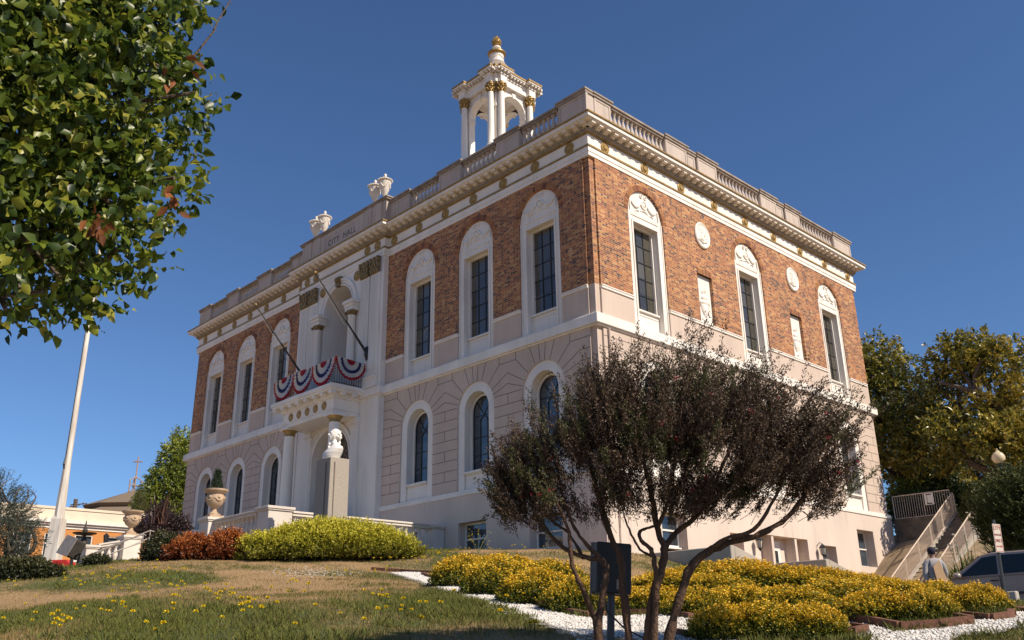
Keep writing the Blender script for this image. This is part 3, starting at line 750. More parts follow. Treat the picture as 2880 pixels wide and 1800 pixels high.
for k in range(4):
    Mr=Matrix.Rotation(PI/2*k,4,'Z')
    for i in range(15):
        u=-1.75+i*.25; n0=1.85 if abs(u)>.85 else 1.62
        q.box(u-.06,u+.06,-n0-.22,-n0+.1,26.68,26.79,Matrix.Translation((CX,CY,0))@Mr)
    for i in range(40):
        u=-1.8+i*.0923; n0=1.85 if abs(u)>.85 else 1.62
        q.box(u-.025,u+.025,-n0-.06,-n0+.1,26.60,26.66,Matrix.Translation((CX,CY,0))@Mr)
q.build('cupola_modillions',M['whitewarm'],cu)
cc0=None
for sx in (-1,1):
    for sy in (-1,1):
        for a,b in ((A_,B_),(B_,A_)):
            T=Matrix.Translation((CX+sx*a,CY+sy*b,21.9))
            if cc0 is None:
                q=MB(); q.lathe([(.26,0),(.26,.08),(.22,.13),(.24,.18),(.20,.24),(.20,1.2),(.172,3.6)],18); cc0=q.build('cupola_column',M['white'],cu,T,smooth=True)
                q=MB(); q.lathe([(.175,0),(.19,.03),(.175,.06),(.19,.3),(.26,.46),(.29,.5),(.29,.55)],12)
                for row in range(3):
                    for i in range(8):
                        t=2*PI*(i+.5*row)/8; r0=.19+.015*row; z=.08+.15*row
                        q.tube([(r0*math.cos(t),r0*math.sin(t),z),((r0+.05)*math.cos(t),(r0+.05)*math.sin(t),z+.09),((r0+.11)*math.cos(t),(r0+.11)*math.sin(t),z+.12),((r0+.11)*math.cos(t),(r0+.11)*math.sin(t),z+.08)],[.05,.055,.04,.02],5)
                for i in range(4):
                    t=PI/4+PI/2*i; q.ball((.30*math.cos(t),.30*math.sin(t),.46),.06,6,5)
                q.build('gilded_capital',M['gold'],cc0,T@Matrix.Translation((0,0,3.6)),smooth=False)
            else: inst(cc0,cu,T)
q=MB(); q.lathe([(1.62,0),(1.55,.25),(1.3,.7),(.9,1.25),(.55,1.72),(.5,1.86)],28,(CX,CY,26.99)); q.build('cupola_dome',M['domegrey'] if 'domegrey' in M else M['capstone'],cu,smooth=True)
q=MB(); q.lathe([(.50,0),(.50,.05),(.44,.1),(.42,.45),(.44,.62)],24,(CX,CY,28.82)); q.lathe([(.30,0),(.2,.08),(.17,.16),(.2,.2),(.27,.27),(.27,.36),(.2,.42),(.12,.46)],18,(CX,CY,29.68)); 
for i in range(4):
    a=i*PI/2+.3; pts=[(CX+.44*math.cos(a+t*.7),CY+.44*math.sin(a+t*.7),29.3-.17*(1-t*t)) for t in (-1,-.5,0,.5,1)]; q.tube(pts,.03,5)
q.build('finial_drum',M['white'],cu,smooth=True)
q=MB(); q.lathe([(.45,0),(.52,.06),(.57,.1),(.57,.17),(.40,.24),(.30,.26)],28,(CX,CY,29.42)); q.build('gilded_ring',M['gold'],cu,smooth=True)
q=MB(); q.lathe([(.05,0),(.2,.08),(.27,.22),(.26,.38),(.18,.56),(.09,.66),(.10,.72),(.03,.76)],14,(CX,CY,30.14))
for row in range(6):
    z=.1+row*.09; rr=(.22,.27,.275,.25,.21,.16)[row]
    for i in range(12):
        a=2*PI*(i+.5*(row%2))/12; q.ball((CX+rr*math.cos(a),CY+rr*math.sin(a),30.16+z),.05,5,4)
q.build('pineapple_finial',M['gold'],cu)
# ================================================================ terrain
SI=-6.2
def P2(U,V,d): q=at(U,V,d); return (q.x,q.y,q.z)
ctrl=[P2(0,1800,10),P2(350,1800,9.6),P2(700,1800,9.2),P2(1440,1800,8.5),P2(2200,1808,8),P2(2880,1812,8),
 P2(0,1640,22),P2(120,1622,24),P2(250,1588,28),P2(350,1576,31),P2(500,1572,30),P2(700,1564,28.5),P2(950,1562,28),
 P2(0,1720,15),P2(400,1680,17),P2(900,1660,16),P2(1110,1612,22),P2(1650,1730,10.6),P2(1400,1670,13.5),P2(2050,1720,10.4),P2(2850,1722,9.2),P2(2600,1725,10.0),
 P2(2000,1650,15.5),P2(2400,1672,13),P2(1700,1640,16),P2(2880,1712,14),P2(2700,1722,14),
 (-1,-.1,-1.87),(-4,-.1,-1.68),(-7.8,-.1,-1.5),(-8,-7.3,-1.75),(-12,-8,-1.8),(-19,-8,-1.9),(-23,-7,-1.7),(-12,-4,-1.6),(-20,-3,-1.6),(-31,-1,-1.5),(-31,10,-1.2),(-15,10,-2),
 (2,-2,-2.3),(1,1.5,-2.1),(3.5,-1,-2.9),(0,4,-2.5),(0,8,-3.15),(0,13,-3.2),(0,16,-2.9),(0,17.7,-1.95),(0,20.3,-.55),(1.0,18.6,-1.0),(1.5,16.5,-1.9),(2.5,12.5,-3.3),(3.2,16.4,-1.4),
 (5,8.3,-3.5),(6,5,-4.0),(8,6,-4.12),(9.7,-.3,-4.37),(6,1,-3.7),(12,-2.7,-4.0),(12,3,-4.2),(14,8,-4.1),(20,0,-4.4),(9,11,-2.9),(9,18.5,-.2),(14,16,-.3),(12,12,-2.6),
 (0,22.5,.3),(2.8,21,.4),(5,21,.4),(1.4,20.2,-.5),(5.2,16.5,-1.7),(3.5,19,-.6),(0,26,.6),(6,30,.6),(-20,26,0),(20,30,.8),(35,20,-.5),(35,0,-4.6),(30,-12,-5.2),
 (18.4,-21.6,SI),(14,-20.5,SI+.0),(16,-18.3,-5.6),(20,-17.5,-5.4),(25,-18,-5.8),(10,-22,SI),(2,-22,-5.7),(12,-19.6,-5.6),(20,-30,SI),(0,-32,SI),(35,-28,SI),(-20,-20,-4.4),(-20,-30,-5.6),(-40,-20,-4.2),(-40,-35,-5.2),
 (-32,-9,-2.2),(-36,-2,-1.6),(-26,-13,-2.9),(-42,5,-1.4),(-60,0,-1.4),(-60,30,-.5),(-60,-30,-4),(45,45,1.5),(-30,45,.8),(45,-35,-6.2),(0,45,1.5)]
CP=np.array(ctrl)
def _k(a,b): 
    d=np.sqrt(((a[:,None,:]-b[None,:,:])**2).sum(-1)); return d
nC=len(CP); A=np.zeros((nC+3,nC+3)); A[:nC,:nC]=_k(CP[:,:2],CP[:,:2])-np.eye(nC)*.15
A[:nC,nC]=1; A[:nC,nC+1:]=CP[:,:2]; A[nC:,:nC]=A[:nC,nC:].T
WT=np.linalg.solve(A,np.concatenate([CP[:,2],[0,0,0]]))
def gz(x,y):
    x=np.atleast_1d(np.asarray(x,float)); y=np.atleast_1d(np.asarray(y,float)); out=np.empty(x.shape)
    for i in range(0,len(x),4000):
        q=np.stack([x[i:i+4000],y[i:i+4000]],1)
        out[i:i+4000]=_k(q,CP[:,:2])@WT[:nC]+WT[nC]+q@WT[nC+1:]
    return out
def gp(U,V,dmax=60):
    q=ray(U,V); h=math.hypot(q.x,q.y); d=np.arange(3.0,dmax,.05); X=CAM.x+q.x/h*d; Y=CAM.y+q.y/h*d; Z=CAM.z+q.z/h*d
    g=gz(X,Y); k=np.where(Z<g)[0]; k=k[k>20]
    # the first crossing beyond the camera's own bank
    k=k[0] if len(k) else len(d)-1
    return Vector((X[k],Y[k],g[k]))
def axis(lo,hi,flo,fhi,c,f):
    a=list(np.arange(lo,flo,c))+list(np.arange(flo,fhi,f))+list(np.arange(fhi,hi+.01,c)); return np.array([-1500,-500,-200,-100]+a+[100,200,500,1500],float)
from mathutils import noise as mn
def green(x,y):
    v=mn.fractal(Vector((x*.16+3.1,y*.34+1.7,.5)),1.0,2.0,4)*.75+mn.noise(Vector((x*.9,y*.9,3)))*.22
    v+=.35*math.exp(-((x-9.5)**2+(y+16)**2)/9)
    return max(0,min(1,.49+v*1.2))
gx=axis(-60,45,-24,20,1.0,.25); gy=axis(-35,45,-20,2,1.0,.25)
GX,GY=np.meshgrid(gx,gy,indexing='ij'); cx_=np.clip(GX,-60,45).ravel(); cy_=np.clip(GY,-35,45).ravel()
GZ=gz(cx_,cy_).reshape(GX.shape)
near=(GX>-24)&(GX<20)&(GY>-20)&(GY<2)
bumpz=np.array([mn.fractal(Vector((x*.8,y*.8,0)),1,2,3)*.035 if nr else 0 for x,y,nr in zip(GX.ravel(),GY.ravel(),near.ravel())]).reshape(GX.shape)
GZ=GZ+bumpz
def gridmesh(name,X,Y,Z,attr=None):
    nx,ny=X.shape; V_=np.stack([X.ravel(),Y.ravel(),Z.ravel()],1); i=np.arange(nx-1)[:,None]*ny+np.arange(ny-1)[None,:]; i=i.ravel()
    F=np.stack([i,i+ny,i+ny+1,i+1],1)
    me=bpy.data.meshes.new(name); me.from_pydata(V_.tolist(),[],F.tolist())
    if attr is not None:
        a=me.attributes.new('tint','FLOAT','POINT'); a.data.foreach_set('value',attr.ravel().astype(np.float32))
    me.polygons.foreach_set('use_smooth',[True]*len(me.polygons)); return me
GRN=np.array([green(x,y) if nr else .15 for x,y,nr in zip(GX.ravel(),GY.ravel(),near.ravel())])
me=gridmesh('lawn',GX,GY,GZ,GRN)
m_,nt,b=newmat('lawn_ground'); Lk=nt.links
at_=N(nt,'ShaderNodeAttribute'); at_.attribute_name='tint'; tc=N(nt,'ShaderNodeTexCoord')
n1=N(nt,'ShaderNodeTexNoise'); n1.inputs['Scale'].default_value=5; n1.inputs['Detail'].default_value=8; Lk.new(tc.outputs['Object'],n1.inputs['Vector'])
n2=N(nt,'ShaderNodeTexNoise'); n2.inputs['Scale'].default_value=60; n2.inputs['Detail'].default_value=3; Lk.new(tc.outputs['Object'],n2.inputs['Vector'])
f=math_(nt,'ADD',at_.outputs['Fac'],math_(nt,'MULTIPLY',math_(nt,'SUBTRACT',n1.outputs['Fac'],.5),.9)); f=math_(nt,'ADD',f,math_(nt,'MULTIPLY',math_(nt,'SUBTRACT',n2.outputs['Fac'],.5),.5))
rp=N(nt,'ShaderNodeValToRGB'); e=rp.color_ramp.elements; e[0].position=.25; e[0].color=(.34,.215,.10,1); e[1].position=.75; e[1].color=(.065,.085,.022,1)
x=e.new(.5); x.color=(.19,.14,.055,1)
Lk.new(f,rp.inputs[0]); Lk.new(rp.outputs[0],b.inputs['Base Color']); b.inputs['Roughness'].default_value=.95
bp=N(nt,'ShaderNodeBump'); bp.inputs['Strength'].default_value=.8; bp.inputs['Distance'].default_value=.03; Lk.new(n2.outputs['Fac'],bp.inputs['Height']); Lk.new(bp.outputs[0],b.inputs['Normal'])
me.materials.append(m_); lawn=bpy.data.objects.new('lawn',me); link(lawn); tag(lawn,kind='structure')
M['asphalt']=mat('asphalt',(.11,.105,.10),.9,.15,3,bump=.4,bscale=90); M['dirt']=mat('dry_dirt',(.33,.24,.15),.95,.15,2.5,bump=.6,bscale=20,col2=(.24,.17,.10))
M['walk']=mat('sidewalk_concrete',(.38,.36,.33),.9,.1,1.5,bump=.3,bscale=60)
def sheet(name,x0,x1,y0,y1,mt,off=.03,st=.5,rot=None):
    xs=np.arange(x0,x1+.01,st); ys=np.arange(y0,y1+.01,st); X,Y=np.meshgrid(xs,ys,indexing='ij'); Z=gz(X.ravel(),Y.ravel()).reshape(X.shape)+off
    me=gridmesh(name,X,Y,Z); me.materials.append(mt); o=bpy.data.objects.new(name,me); link(o); return tag(o,kind='structure')
sheet('driveway',7.0,34,-2.0,9.0,M['asphalt'],.05)
sheet('street',-40,40,-34,-23.5,M['asphalt'],.02,1); sheet('sidewalk',2,40,-23.4,-20.2,M['walk'],.04,.4)
sheet('dirt_bank',.05,7.5,12.5,20.3,M['dirt'],.04,.3)
# ================================================================ foliage tools
def leafmat(name,stops,rough=.5,trans=.25,spec=.5,key='tint'):
    m,nt,b=newmat(name); L=nt.links
    a=N(nt,'ShaderNodeAttribute'); a.attribute_name='tint'; g=N(nt,'ShaderNodeNewGeometry')
    v=math_(nt,'ADD',a.outputs['Fac'],math_(nt,'MULTIPLY',math_(nt,'SUBTRACT',g.outputs['Random Per Island'],.5),.35))
    rp=N(nt,'ShaderNodeValToRGB'); e=rp.color_ramp.elements; e[0].position=stops[0][0]; e[0].color=c4(stops[0][1]); e[1].position=stops[-1][0]; e[1].color=c4(stops[-1][1])
    for p,c in stops[1:-1]: x=e.new(p); x.color=c4(c)
    L.new(v,rp.inputs[0]); L.new(rp.outputs[0],b.inputs['Base Color']); b.inputs['Roughness'].default_value=rough; b.inputs['Specular IOR Level'].default_value=spec
    if trans:
        t=N(nt,'ShaderNodeBsdfTranslucent'); L.new(rp.outputs[0],t.inputs[0]); mx=N(nt,'ShaderNodeMixShader'); mx.inputs[0].default_value=trans
        L.new(b.outputs[0],mx.inputs[1]); L.new(t.outputs[0],mx.inputs[2]); L.new(mx.outputs[0],nt.nodes['Material Output'].inputs[0])
    return m
def leaves(name,P,D,Ln,Wd,tint,mt,parent=None,rng=None,shape=0,flat=0.0,M_=None):
    # P base points, D directions; shape 0 diamond (2 faces), 1 folded obovate leaf (4 faces), 2 single triangle
    rng=rng or np.random.default_rng(1); n=len(P); D=D/np.maximum(np.linalg.norm(D,axis=1,keepdims=True),1e-6)
    rv=rng.normal(size=(n,3)); rv[:,2]*=(1-flat); S_=np.cross(D,rv); S_/=np.maximum(np.linalg.norm(S_,axis=1,keepdims=True),1e-6); U_=np.cross(S_,D)
    U_*=np.sign(U_[:,2:3]+1e-9)
    Ln=np.broadcast_to(np.asarray(Ln,float).reshape(-1,1),(n,1)); Wd=np.broadcast_to(np.asarray(Wd,float).reshape(-1,1),(n,1))
    if shape==2:
        V=np.stack([P-S_*Wd*.5,P+S_*Wd*.5,P+D*Ln],1); F=np.array([[0,1,2]]); 
    elif shape==1:
        dr=-U_*Ln*.12
        V=np.stack([P,P+D*Ln*.38+S_*Wd*.5+U_*Wd*.18,P+D*Ln*.74+S_*Wd*.30+U_*Wd*.15+dr*.5,P+D*Ln+dr,P+D*Ln*.74-S_*Wd*.30+U_*Wd*.15+dr*.5,P+D*Ln*.38-S_*Wd*.5+U_*Wd*.18,P+D*Ln*.45,P+D*Ln*.75+dr*.4],1)
        F=np.array([[0,1,6,6],[1,2,7,6],[2,3,7,7],[0,6,5,5],[6,7,4,5],[7,3,4,4]])
    else:
        V=np.stack([P,P+D*Ln*.5+S_*Wd*.5+U_*Wd*.1,P+D*Ln,P+D*Ln*.5-S_*Wd*.5+U_*Wd*.1],1); F=np.array([[0,1,2],[0,2,3]])
    k=V.shape[1]; me=bpy.data.meshes.new(name)
    co=V.reshape(-1,3); me.vertices.add(len(co)); me.vertices.foreach_set('co',co.astype(np.float32).ravel())
    allF=(F[None,:,:]+(np.arange(n)*k)[:,None,None]).reshape(-1,F.shape[1])
    if shape==1:
        # mixed tris and quads
        loops=[];starts=[];tot=[];c=0
        tri=allF[:,2]==allF[:,3]; cnt=np.where(tri,3,4); starts=np.concatenate([[0],np.cumsum(cnt)[:-1]])
        mask=np.ones(allF.shape,bool); mask[tri,3]=False; loops=allF[mask]
        me.loops.add(len(loops)); me.loops.foreach_set('vertex_index',loops.astype(np.int32)); me.polygons.add(len(allF)); me.polygons.foreach_set('loop_start',starts.astype(np.int32))
    else:
        me.loops.add(allF.size); me.loops.foreach_set('vertex_index',allF.ravel().astype(np.int32)); me.polygons.add(len(allF)); me.polygons.foreach_set('loop_start',(np.arange(len(allF))*F.shape[1]).astype(np.int32))
    a=me.attributes.new('tint','FLOAT','POINT'); tt=np.repeat(np.broadcast_to(np.asarray(tint,float),(n,)),k); a.data.foreach_set('value',tt.astype(np.float32))
    me.update(calc_edges=True); me.validate(); me.materials.append(mt)
    if shape==1: me.polygons.foreach_set('use_smooth',[True]*len(me.polygons))
    o=bpy.data.objects.new(name,me); link(o,parent,M_); return o
M['bark']=mat('grey_bark',(.13,.095,.07),.95,.2,9,bump=.8,bscale=30); M['barkred']=mat('peeling_brown_bark',(.13,.068,.038),.95,.25,14,bump=.9,bscale=40,streak=.2,col2=(.05,.028,.018))
def ellpts(rng,E,n):   # points in a union of ellipsoids given as (centre, (right,depth,up) radii)
    vol=np.array([e[1][0]*e[1][1]*e[1][2] for e in E]); idx=rng.choice(len(E),n,p=vol/vol.sum())
    v=rng.normal(size=(n,3)); v/=np.linalg.norm(v,axis=1,keepdims=True); r=rng.random((n,1))**(.42)
    Rt=np.array([CR.x,CR.y,0]); Rt=Rt/np.linalg.norm(Rt); Dp=np.array([-Rt[1],Rt[0],0])
    P=np.empty((n,3)); C_=np.array([e[0] for e in E])[idx]; Rr=np.array([e[1] for e in E])[idx]
    w=v*r; P=C_+ (w[:,0:1]*Rr[:,0:1])*Rt+(w[:,1:2]*Rr[:,1:2])*Dp+(w[:,2:3]*Rr[:,2:3])*np.array([0,0,1])
    return P,v,idx,C_
def pell(U,V,ru,rv,d,dep=None):
    c=at(U,V,d); k=(c-CAM).length/FPX; return ((c.x,c.y,c.z),(ru*k,(dep if dep else (ru+rv)/2*k),rv*k))
def sprigs(rng,P,axis_,ns,spread,ln):
    # several leaf directions around each sprig
    n=len(P); PP=np.repeat(P,ns,0); A_=np.repeat(axis_,ns,0); t=np.tile(np.linspace(.1,1,ns),n)[:,None]
    PP=PP+A_*t*ln+0; D=A_*(1-spread)+rng.normal(size=PP.shape)*spread; return PP,D,t[:,0]
def limb(mb,a,b,r0,r1,rng,bend=.12,n=6,seg=7):
    a=Vector(a);b=Vector(b); ln=(b-a).length; off=Vector(rng.normal(size=3).tolist())*ln*bend; pts=[]
    for i in range(n+1):
        t=i/n; p=a.lerp(b,t)+off*math.sin(PI*t)+Vector((rng.normal(size=3)*ln*.015).tolist())*(1 if 0<i<n else 0); pts.append(p)
    mb.tube(pts,[r0+(r1-r0)*i/n for i in range(n+1)],seg); return pts
def tree(name,label,cat,E,base,nspr,ns,ln,leafL,leafW,mt,seed,up=.3,spread=.7,trunk=(.2,.05),group=None,barkm=None,shape=0,tintf=None,branches=14,flat=.2,fork=.35):
    rng=np.random.default_rng(seed); base=Vector(base); root=empty(name,base,label,cat,group)
    P,v,idx,C_=ellpts(rng,E,nspr); ax=v*np.array([1,1,.6])+np.array([0,0,up]); ax/=np.linalg.norm(ax,axis=1,keepdims=True)
    PP,D,t=sprigs(rng,P,ax,ns,spread,ln)
    tint=np.clip(.5+rng.normal(size=len(P))*.16,0,1); 
    # clumps: neighbouring sprigs share a tone of new or old growth
    cl=np.array([mn.noise(Vector(p)*(.9/max(.2,ln))*.12) for p in P.tolist()])*.35
    tint=np.repeat(np.clip(tint+cl,0,1),ns)
    leaves('crown',PP,D,leafL*(.7+.6*rng.random(len(PP))),leafW*(.7+.6*rng.random(len(PP))),tint,mt,root,rng,shape,flat)
    w=MB(); top=Vector(np.mean([e[0] for e in E],0)); fk=base.lerp(top,fork); limb(w,base,fk,trunk[0],trunk[0]*.75,rng,.05,6,10)
    for e in E:
        c=Vector(e[0]); limb(w,fk,c,trunk[0]*.5,trunk[1],rng)
        for k in range(max(1,branches//len(E))):
            q=Vector(P[rng.integers(len(P))]); 
            if (q-c).length<max(e[1])*1.3: limb(w,c,q,trunk[1],trunk[1]*.3,rng,.15,5,5)
    w.build('trunk',barkm or M['bark'],root,smooth=True,fix=False); return root
# ================================================================ terrace, stairs, urns
M['ter']=mat('painted_terrace_wall',(.66,.59,.52),.8,.08,1.5,bump=.2,bscale=40)
M['urn']=mat('terracotta_stone_urn',(.50,.36,.24),.8,.15,5,bump=.2,bscale=30)
M['metal']=mat('grey_painted_steel',(.32,.28,.25),.5,.1,8,metal=.3)
ter=empty('terrace',(-15.5,-3.6,-2.0),'low painted entrance terrace with stone balustrades in front of the portico','terrace')
q=MB(); q.box(-23.2,-8.0,-7.1,-.3,-3.2,-1.32); q.box(-8.0,-7.85,-7.1,-.05,-3.4,-1.2); q.box(-12.2,-8.0,-7.25,-7.1,-3.6,-1.2); q.box(-23.2,-18.8,-7.25,-7.1,-3.2,-1.2)
q.build('terrace_wall',M['ter'],ter)
q=MB()
def pier(x0,x1,y0,y1,z0,zt):
    q.box(x0,x1,y0,y1,z0,zt-.14); q.box(x0-.04,x1+.04,y0-.04,y1+.04,zt-.14,zt-.09); q.box(x0-.07,x1+.07,y0-.07,y1+.07,zt-.09,zt)
    q.box(x0-.03,x1+.03,y0-.03,y1+.03,z0,z0+.5)
pier(-8.52,-7.82,-7.28,-6.42,-2.6,-.31); pier(-12.2,-11.52,-7.5,-6.84,-2.8,-.30); pier(-19.5,-18.82,-7.5,-6.84,-2.8,-.24); pier(-8.3,-7.84,-.55,-.05,-2,-.42); pier(-19.42,-18.86,-8.9,-8.45,-2.9,-.70); pier(-23.4,-22.9,-7.5,-6.9,-2.6,-.3)
def brail(a,b,zt,z2=None):
    z2=zt if z2 is None else z2; a=Vector(a);b=Vector(b); d=(b-a).normalized(); n=Vector((-d.y,d.x))
    for w,l,h in ((.14,-.16,0),(.18,-.07,0)):
        for lo,hi in (((-.16,-.07) if w==.14 else (-.07,.0)),):
            vs=[]
            for p,zz in ((a,zt),(b,z2)):
                for sg in (-1,1):
                    for dz in (lo,hi): vs.append((p.x+n.x*sg*w,p.y+n.y*sg*w,zz+dz))
            q.add(vs,[(0,1,3,2),(4,6,7,5),(0,4,5,1),(2,3,7,6),(0,2,6,4),(1,5,7,3)])
    vs=[]
    for p,zz in ((a,zt),(b,z2)):
        for sg in (-1,1):
            for dz in (-.98,-.82): vs.append((p.x+n.x*sg*.15,p.y+n.y*sg*.15,zz+dz))
    q.add(vs,[(0,1,3,2),(4,6,7,5),(0,4,5,1),(2,3,7,6),(0,2,6,4),(1,5,7,3)])
brail((-8.07,-6.35),(-8.07,-.55),-.40); brail((-11.5,-7.17),(-8.55,-7.17),-.38); brail((-19.15,-8.4),(-19.15,-7.5),-.62,-.42); brail((-22.85,-7.17),(-19.55,-7.17),-.38)
q.build('balustrade_rail',M['ter'],ter,bevel=.012)
tb=MB().lathe(bprof,10).build('baluster',M['ter'],ter,Matrix.Translation((-8.07,-6.2,-1.22))@Matrix.Diagonal((.95,.95,.76,1)),smooth=True)
def tbal(a,b,z,n,z2=None):
    for i in range(n):
        t=(i+.5)/n; inst(tb,ter,Matrix.Translation((a[0]+(b[0]-a[0])*t,a[1]+(b[1]-a[1])*t,z+((z2 or z)-z)*t))@Matrix.Diagonal((.95,.95,.76,1)))
tbal((-8.07,-6.0),(-8.07,-.6),-1.22,18); tbal((-11.45,-7.17),(-8.6,-7.17),-1.20,10); tbal((-19.15,-8.3),(-19.15,-7.55),-1.44,3,-1.24); tbal((-22.8,-7.17),(-19.6,-7.17),-1.2,10)
q=MB()
for i in range(8): q.box(-18.8,-12.22,-7.3-.34*(i+1),-7.3-.34*i,-3.4,-1.36-.16*(i+1))
q.build('terrace_steps',M['concrete'],ter)
def handrail(pts,lab,posts):
    q=MB(); q.tube(pts,.024,7)
    for i in posts: p=Vector(pts[i]); q.tube([p,(p.x,p.y,gz(p.x,p.y)[0]-.1)],.022,6)
    lo=[(p[0],p[1],p[2]-.28) for p in pts[1:-1]]; q.tube(lo,.02,6)
    o=q.build('handrail',M['metal'],None,smooth=True); tag(o,lab,'handrail','pipe handrails on the entrance stairs')
handrail([(-14.0,-8.6,-.78),(-14.0,-8.7,-.74),(-14.0,-9.4,-1.02),(-14.0,-10.6,-1.62),(-14,-10.7,-1.7)],'bent grey pipe handrail on the entrance stairs, the lower run nearer the orange bush',(1,3))
handrail([(-16.5,-7.3,-.32),(-16.5,-7.45,-.28),(-16.5,-8.6,-.85),(-16.5,-9.6,-1.35),(-16.5,-9.7,-1.4)],'long grey pipe handrail on the entrance stairs beside the leftmost stone pier',(1,3))
uprof2=[(.22,0),(.22,.07),(.15,.09),(.09,.16),(.08,.24),(.14,.30),(.25,.38),(.31,.52),(.32,.64),(.29,.72),(.28,.76),(.33,.80),(.42,.86),(.43,.91),(.40,.92),(.34,.88),(.02,.86)]
def planter(x,y,z,lab):
    r=empty('urn_planter',(x,y,z),lab,'urn','stone urns on the stair pedestals')
    q=MB(); q.box(x-.26,x+.26,y-.26,y+.26,z,z+.09); q.lathe(uprof2,24,(x,y,z+.09))
    for i in range(6):
        a=2*PI*i/6; q.ball((x+.30*math.cos(a),y+.30*math.sin(a),z+.72),.06,7,5)
        q.tube([(x+.32*math.cos(a+t*.5),y+.32*math.sin(a+t*.5),z+.70-.1*(1-t*t)) for t in (-1,-.5,0,.5,1)],.022,5)
    q.build('bowl',M['urn'],r,smooth=True); return r
planter(-11.86,-7.17,-.30,'terracotta coloured stone urn on the pedestal right of the stairs, holding a small conifer'); planter(-19.16,-7.17,-.24,'empty stone urn on the stair pedestal further left, in front of the orange building')
M['conif']=leafmat('dark_conifer_needles',[(0,(.010,.022,.010)),(.5,(.022,.042,.018)),(1,(.05,.075,.03))],.6,.1)
rng=np.random.default_rng(5)
n=900; h=rng.random(n)**1.2; a=rng.random(n)*2*PI; r=(1-h)*.20+.03; r*=rng.random(n)**.4
P=np.stack([-11.86+r*np.cos(a),-7.17+r*np.sin(a),.58+h*.78],1); D=np.stack([np.cos(a)*.6,np.sin(a)*.6,np.full(n,.9)],1)+rng.normal(size=(n,3))*.3
cf=empty('conifer',(-11.86,-7.17,.6),'small cone shaped conifer growing in the stone urn','conifer')
PP,DD,t=sprigs(rng,P,D/np.linalg.norm(D,axis=1,keepdims=True),7,.45,.09)
leaves('foliage',PP,DD,.06,.014,np.repeat(rng.random(n),7),M['conif'],cf,rng); MB().tube([(-11.86,-7.17,.5),(-11.86,-7.17,1.3)],[.02,.005],6).build('stem',M['bark'],cf)
# ================================================================ bust on a granite pedestal
M['granite']=mat('speckled_granite',(.38,.33,.27),.75,.18,60,bump=.15,bscale=80,detail=2); M['marble']=mat('white_marble',(.78,.74,.68),.5,.05,5)
bx,by,bz=-5.10,-6.72,.80
st=empty('bust_monument',(bx,by,-1.95),'white marble bust of a man in profile on a tall square granite pedestal','statue')
q=MB()
wx,wy=.385,.335
def cs(z,s): return [(bx-wx*s,by-wy*s,z),(bx+wx*s,by-wy*s,z),(bx+wx*s,by+wy*s,z),(bx-wx*s,by+wy*s,z)]
a_=cs(-2.2,1.06);b_=cs(bz,1.0); q.add(a_+b_,[(0,1,5,4),(1,2,6,5),(2,3,7,6),(3,0,4,7),(4,5,6,7),(0,3,2,1)])
q.box(bx-.5,bx+.5,by-.45,by+.45,-2.3,-1.75)
ped=q.build('pedestal',M['granite'],st,bevel=.012)
q=MB()
for u in (.17,):
    q.box(bx+u-.014,bx+u+.014,by-wy*1.04-.012,by-wy+.0,-1.9,bz-.14)
    q.box(bx+wx-.0,bx+wx*1.04+.012,by-u*1.1-.014,by-u*1.1+.014,-1.9,bz-.14)
q.build('pedestal_groove',M['joint'],ped)
q=MB()
T=Matrix.Translation((bx,by,bz))@Matrix.Rotation(R_(-14),4,'Z')@Matrix.Diagonal((1.12,1.12,1.08,1))
def bb(c,r,sc=(1,1,1)): q.ball(c,r,14,10,T,sc)
# chest as stacked sections
secs=[(0,.24,.22,-.07),(.08,.28,.24,-.06),(.18,.33,.25,-.03),(.28,.36,.22,.02),(.35,.32,.18,.05),(.40,.22,.13,.05),(.45,.12,.10,.03),(.50,.09,.09,.01)]
vs=[];k=20
for z,rx,ry,oy in secs:
    for i in range(k): t=2*PI*i/k; vs.append(T@Vector((rx*math.cos(t),oy+ry*math.sin(t),z)))
q.add(vs,[(a*k+i,a*k+(i+1)%k,(a+1)*k+(i+1)%k,(a+1)*k+i) for a in range(len(secs)-1) for i in range(k)]+[tuple(range(k))[::-1],tuple((len(secs)-1)*k+i for i in range(k))])
q.tube([T@Vector(p) for p in ((0,.02,.42),(0,-.0,.60))],[.085,.075],12)
bb((0,-.0,.72),.135,(.86,1.05,1.2)); bb((0,.03,.77),.13,(.95,1.1,1)); bb((0,-.09,.65),.07,(.9,.9,1.1)); bb((0,-.115,.595),.035)
q.tube([T@Vector(p) for p in ((0,-.125,.76),(0,-.175,.705),(0,-.135,.69))],[.016,.034,.024],8); bb((-.045,-.115,.775),.03,(1.2,.6,.5)); bb((.045,-.115,.775),.03,(1.2,.6,.5)); bb((0,-.14,.645),.024,(1.4,.7,.5))
for s in (-1,1): bb((s*.105,.02,.70),.03,(.5,1,1.3))
for i in range(16):
    s=-1 if i%2 else 1; rr=random.Random(i); bb((s*(.09+.03*rr.random()),.05+.10*rr.random(),.60+.025*(i//2)+.02*rr.random()),.036)
for i in range(5): bb((0,.14,.60+.05*i),.055,(1.3,.8,1))
bb((0,.14,.50),.05,(1,1,1.6))
for i in range(12): bb((.03*math.sin(i*2.1),-.13-.025*math.sin(i*.35),.46-.032*i),.032)  # lace jabot
bu=q.build('bust',M['marble'],st,smooth=True)
rm=bu.modifiers.new('r','REMESH'); rm.mode='VOXEL'; rm.voxel_size=.012; rm.use_smooth_shade=True
sm=bu.modifiers.new('s','SMOOTH'); sm.iterations=2; sm.factor=.4
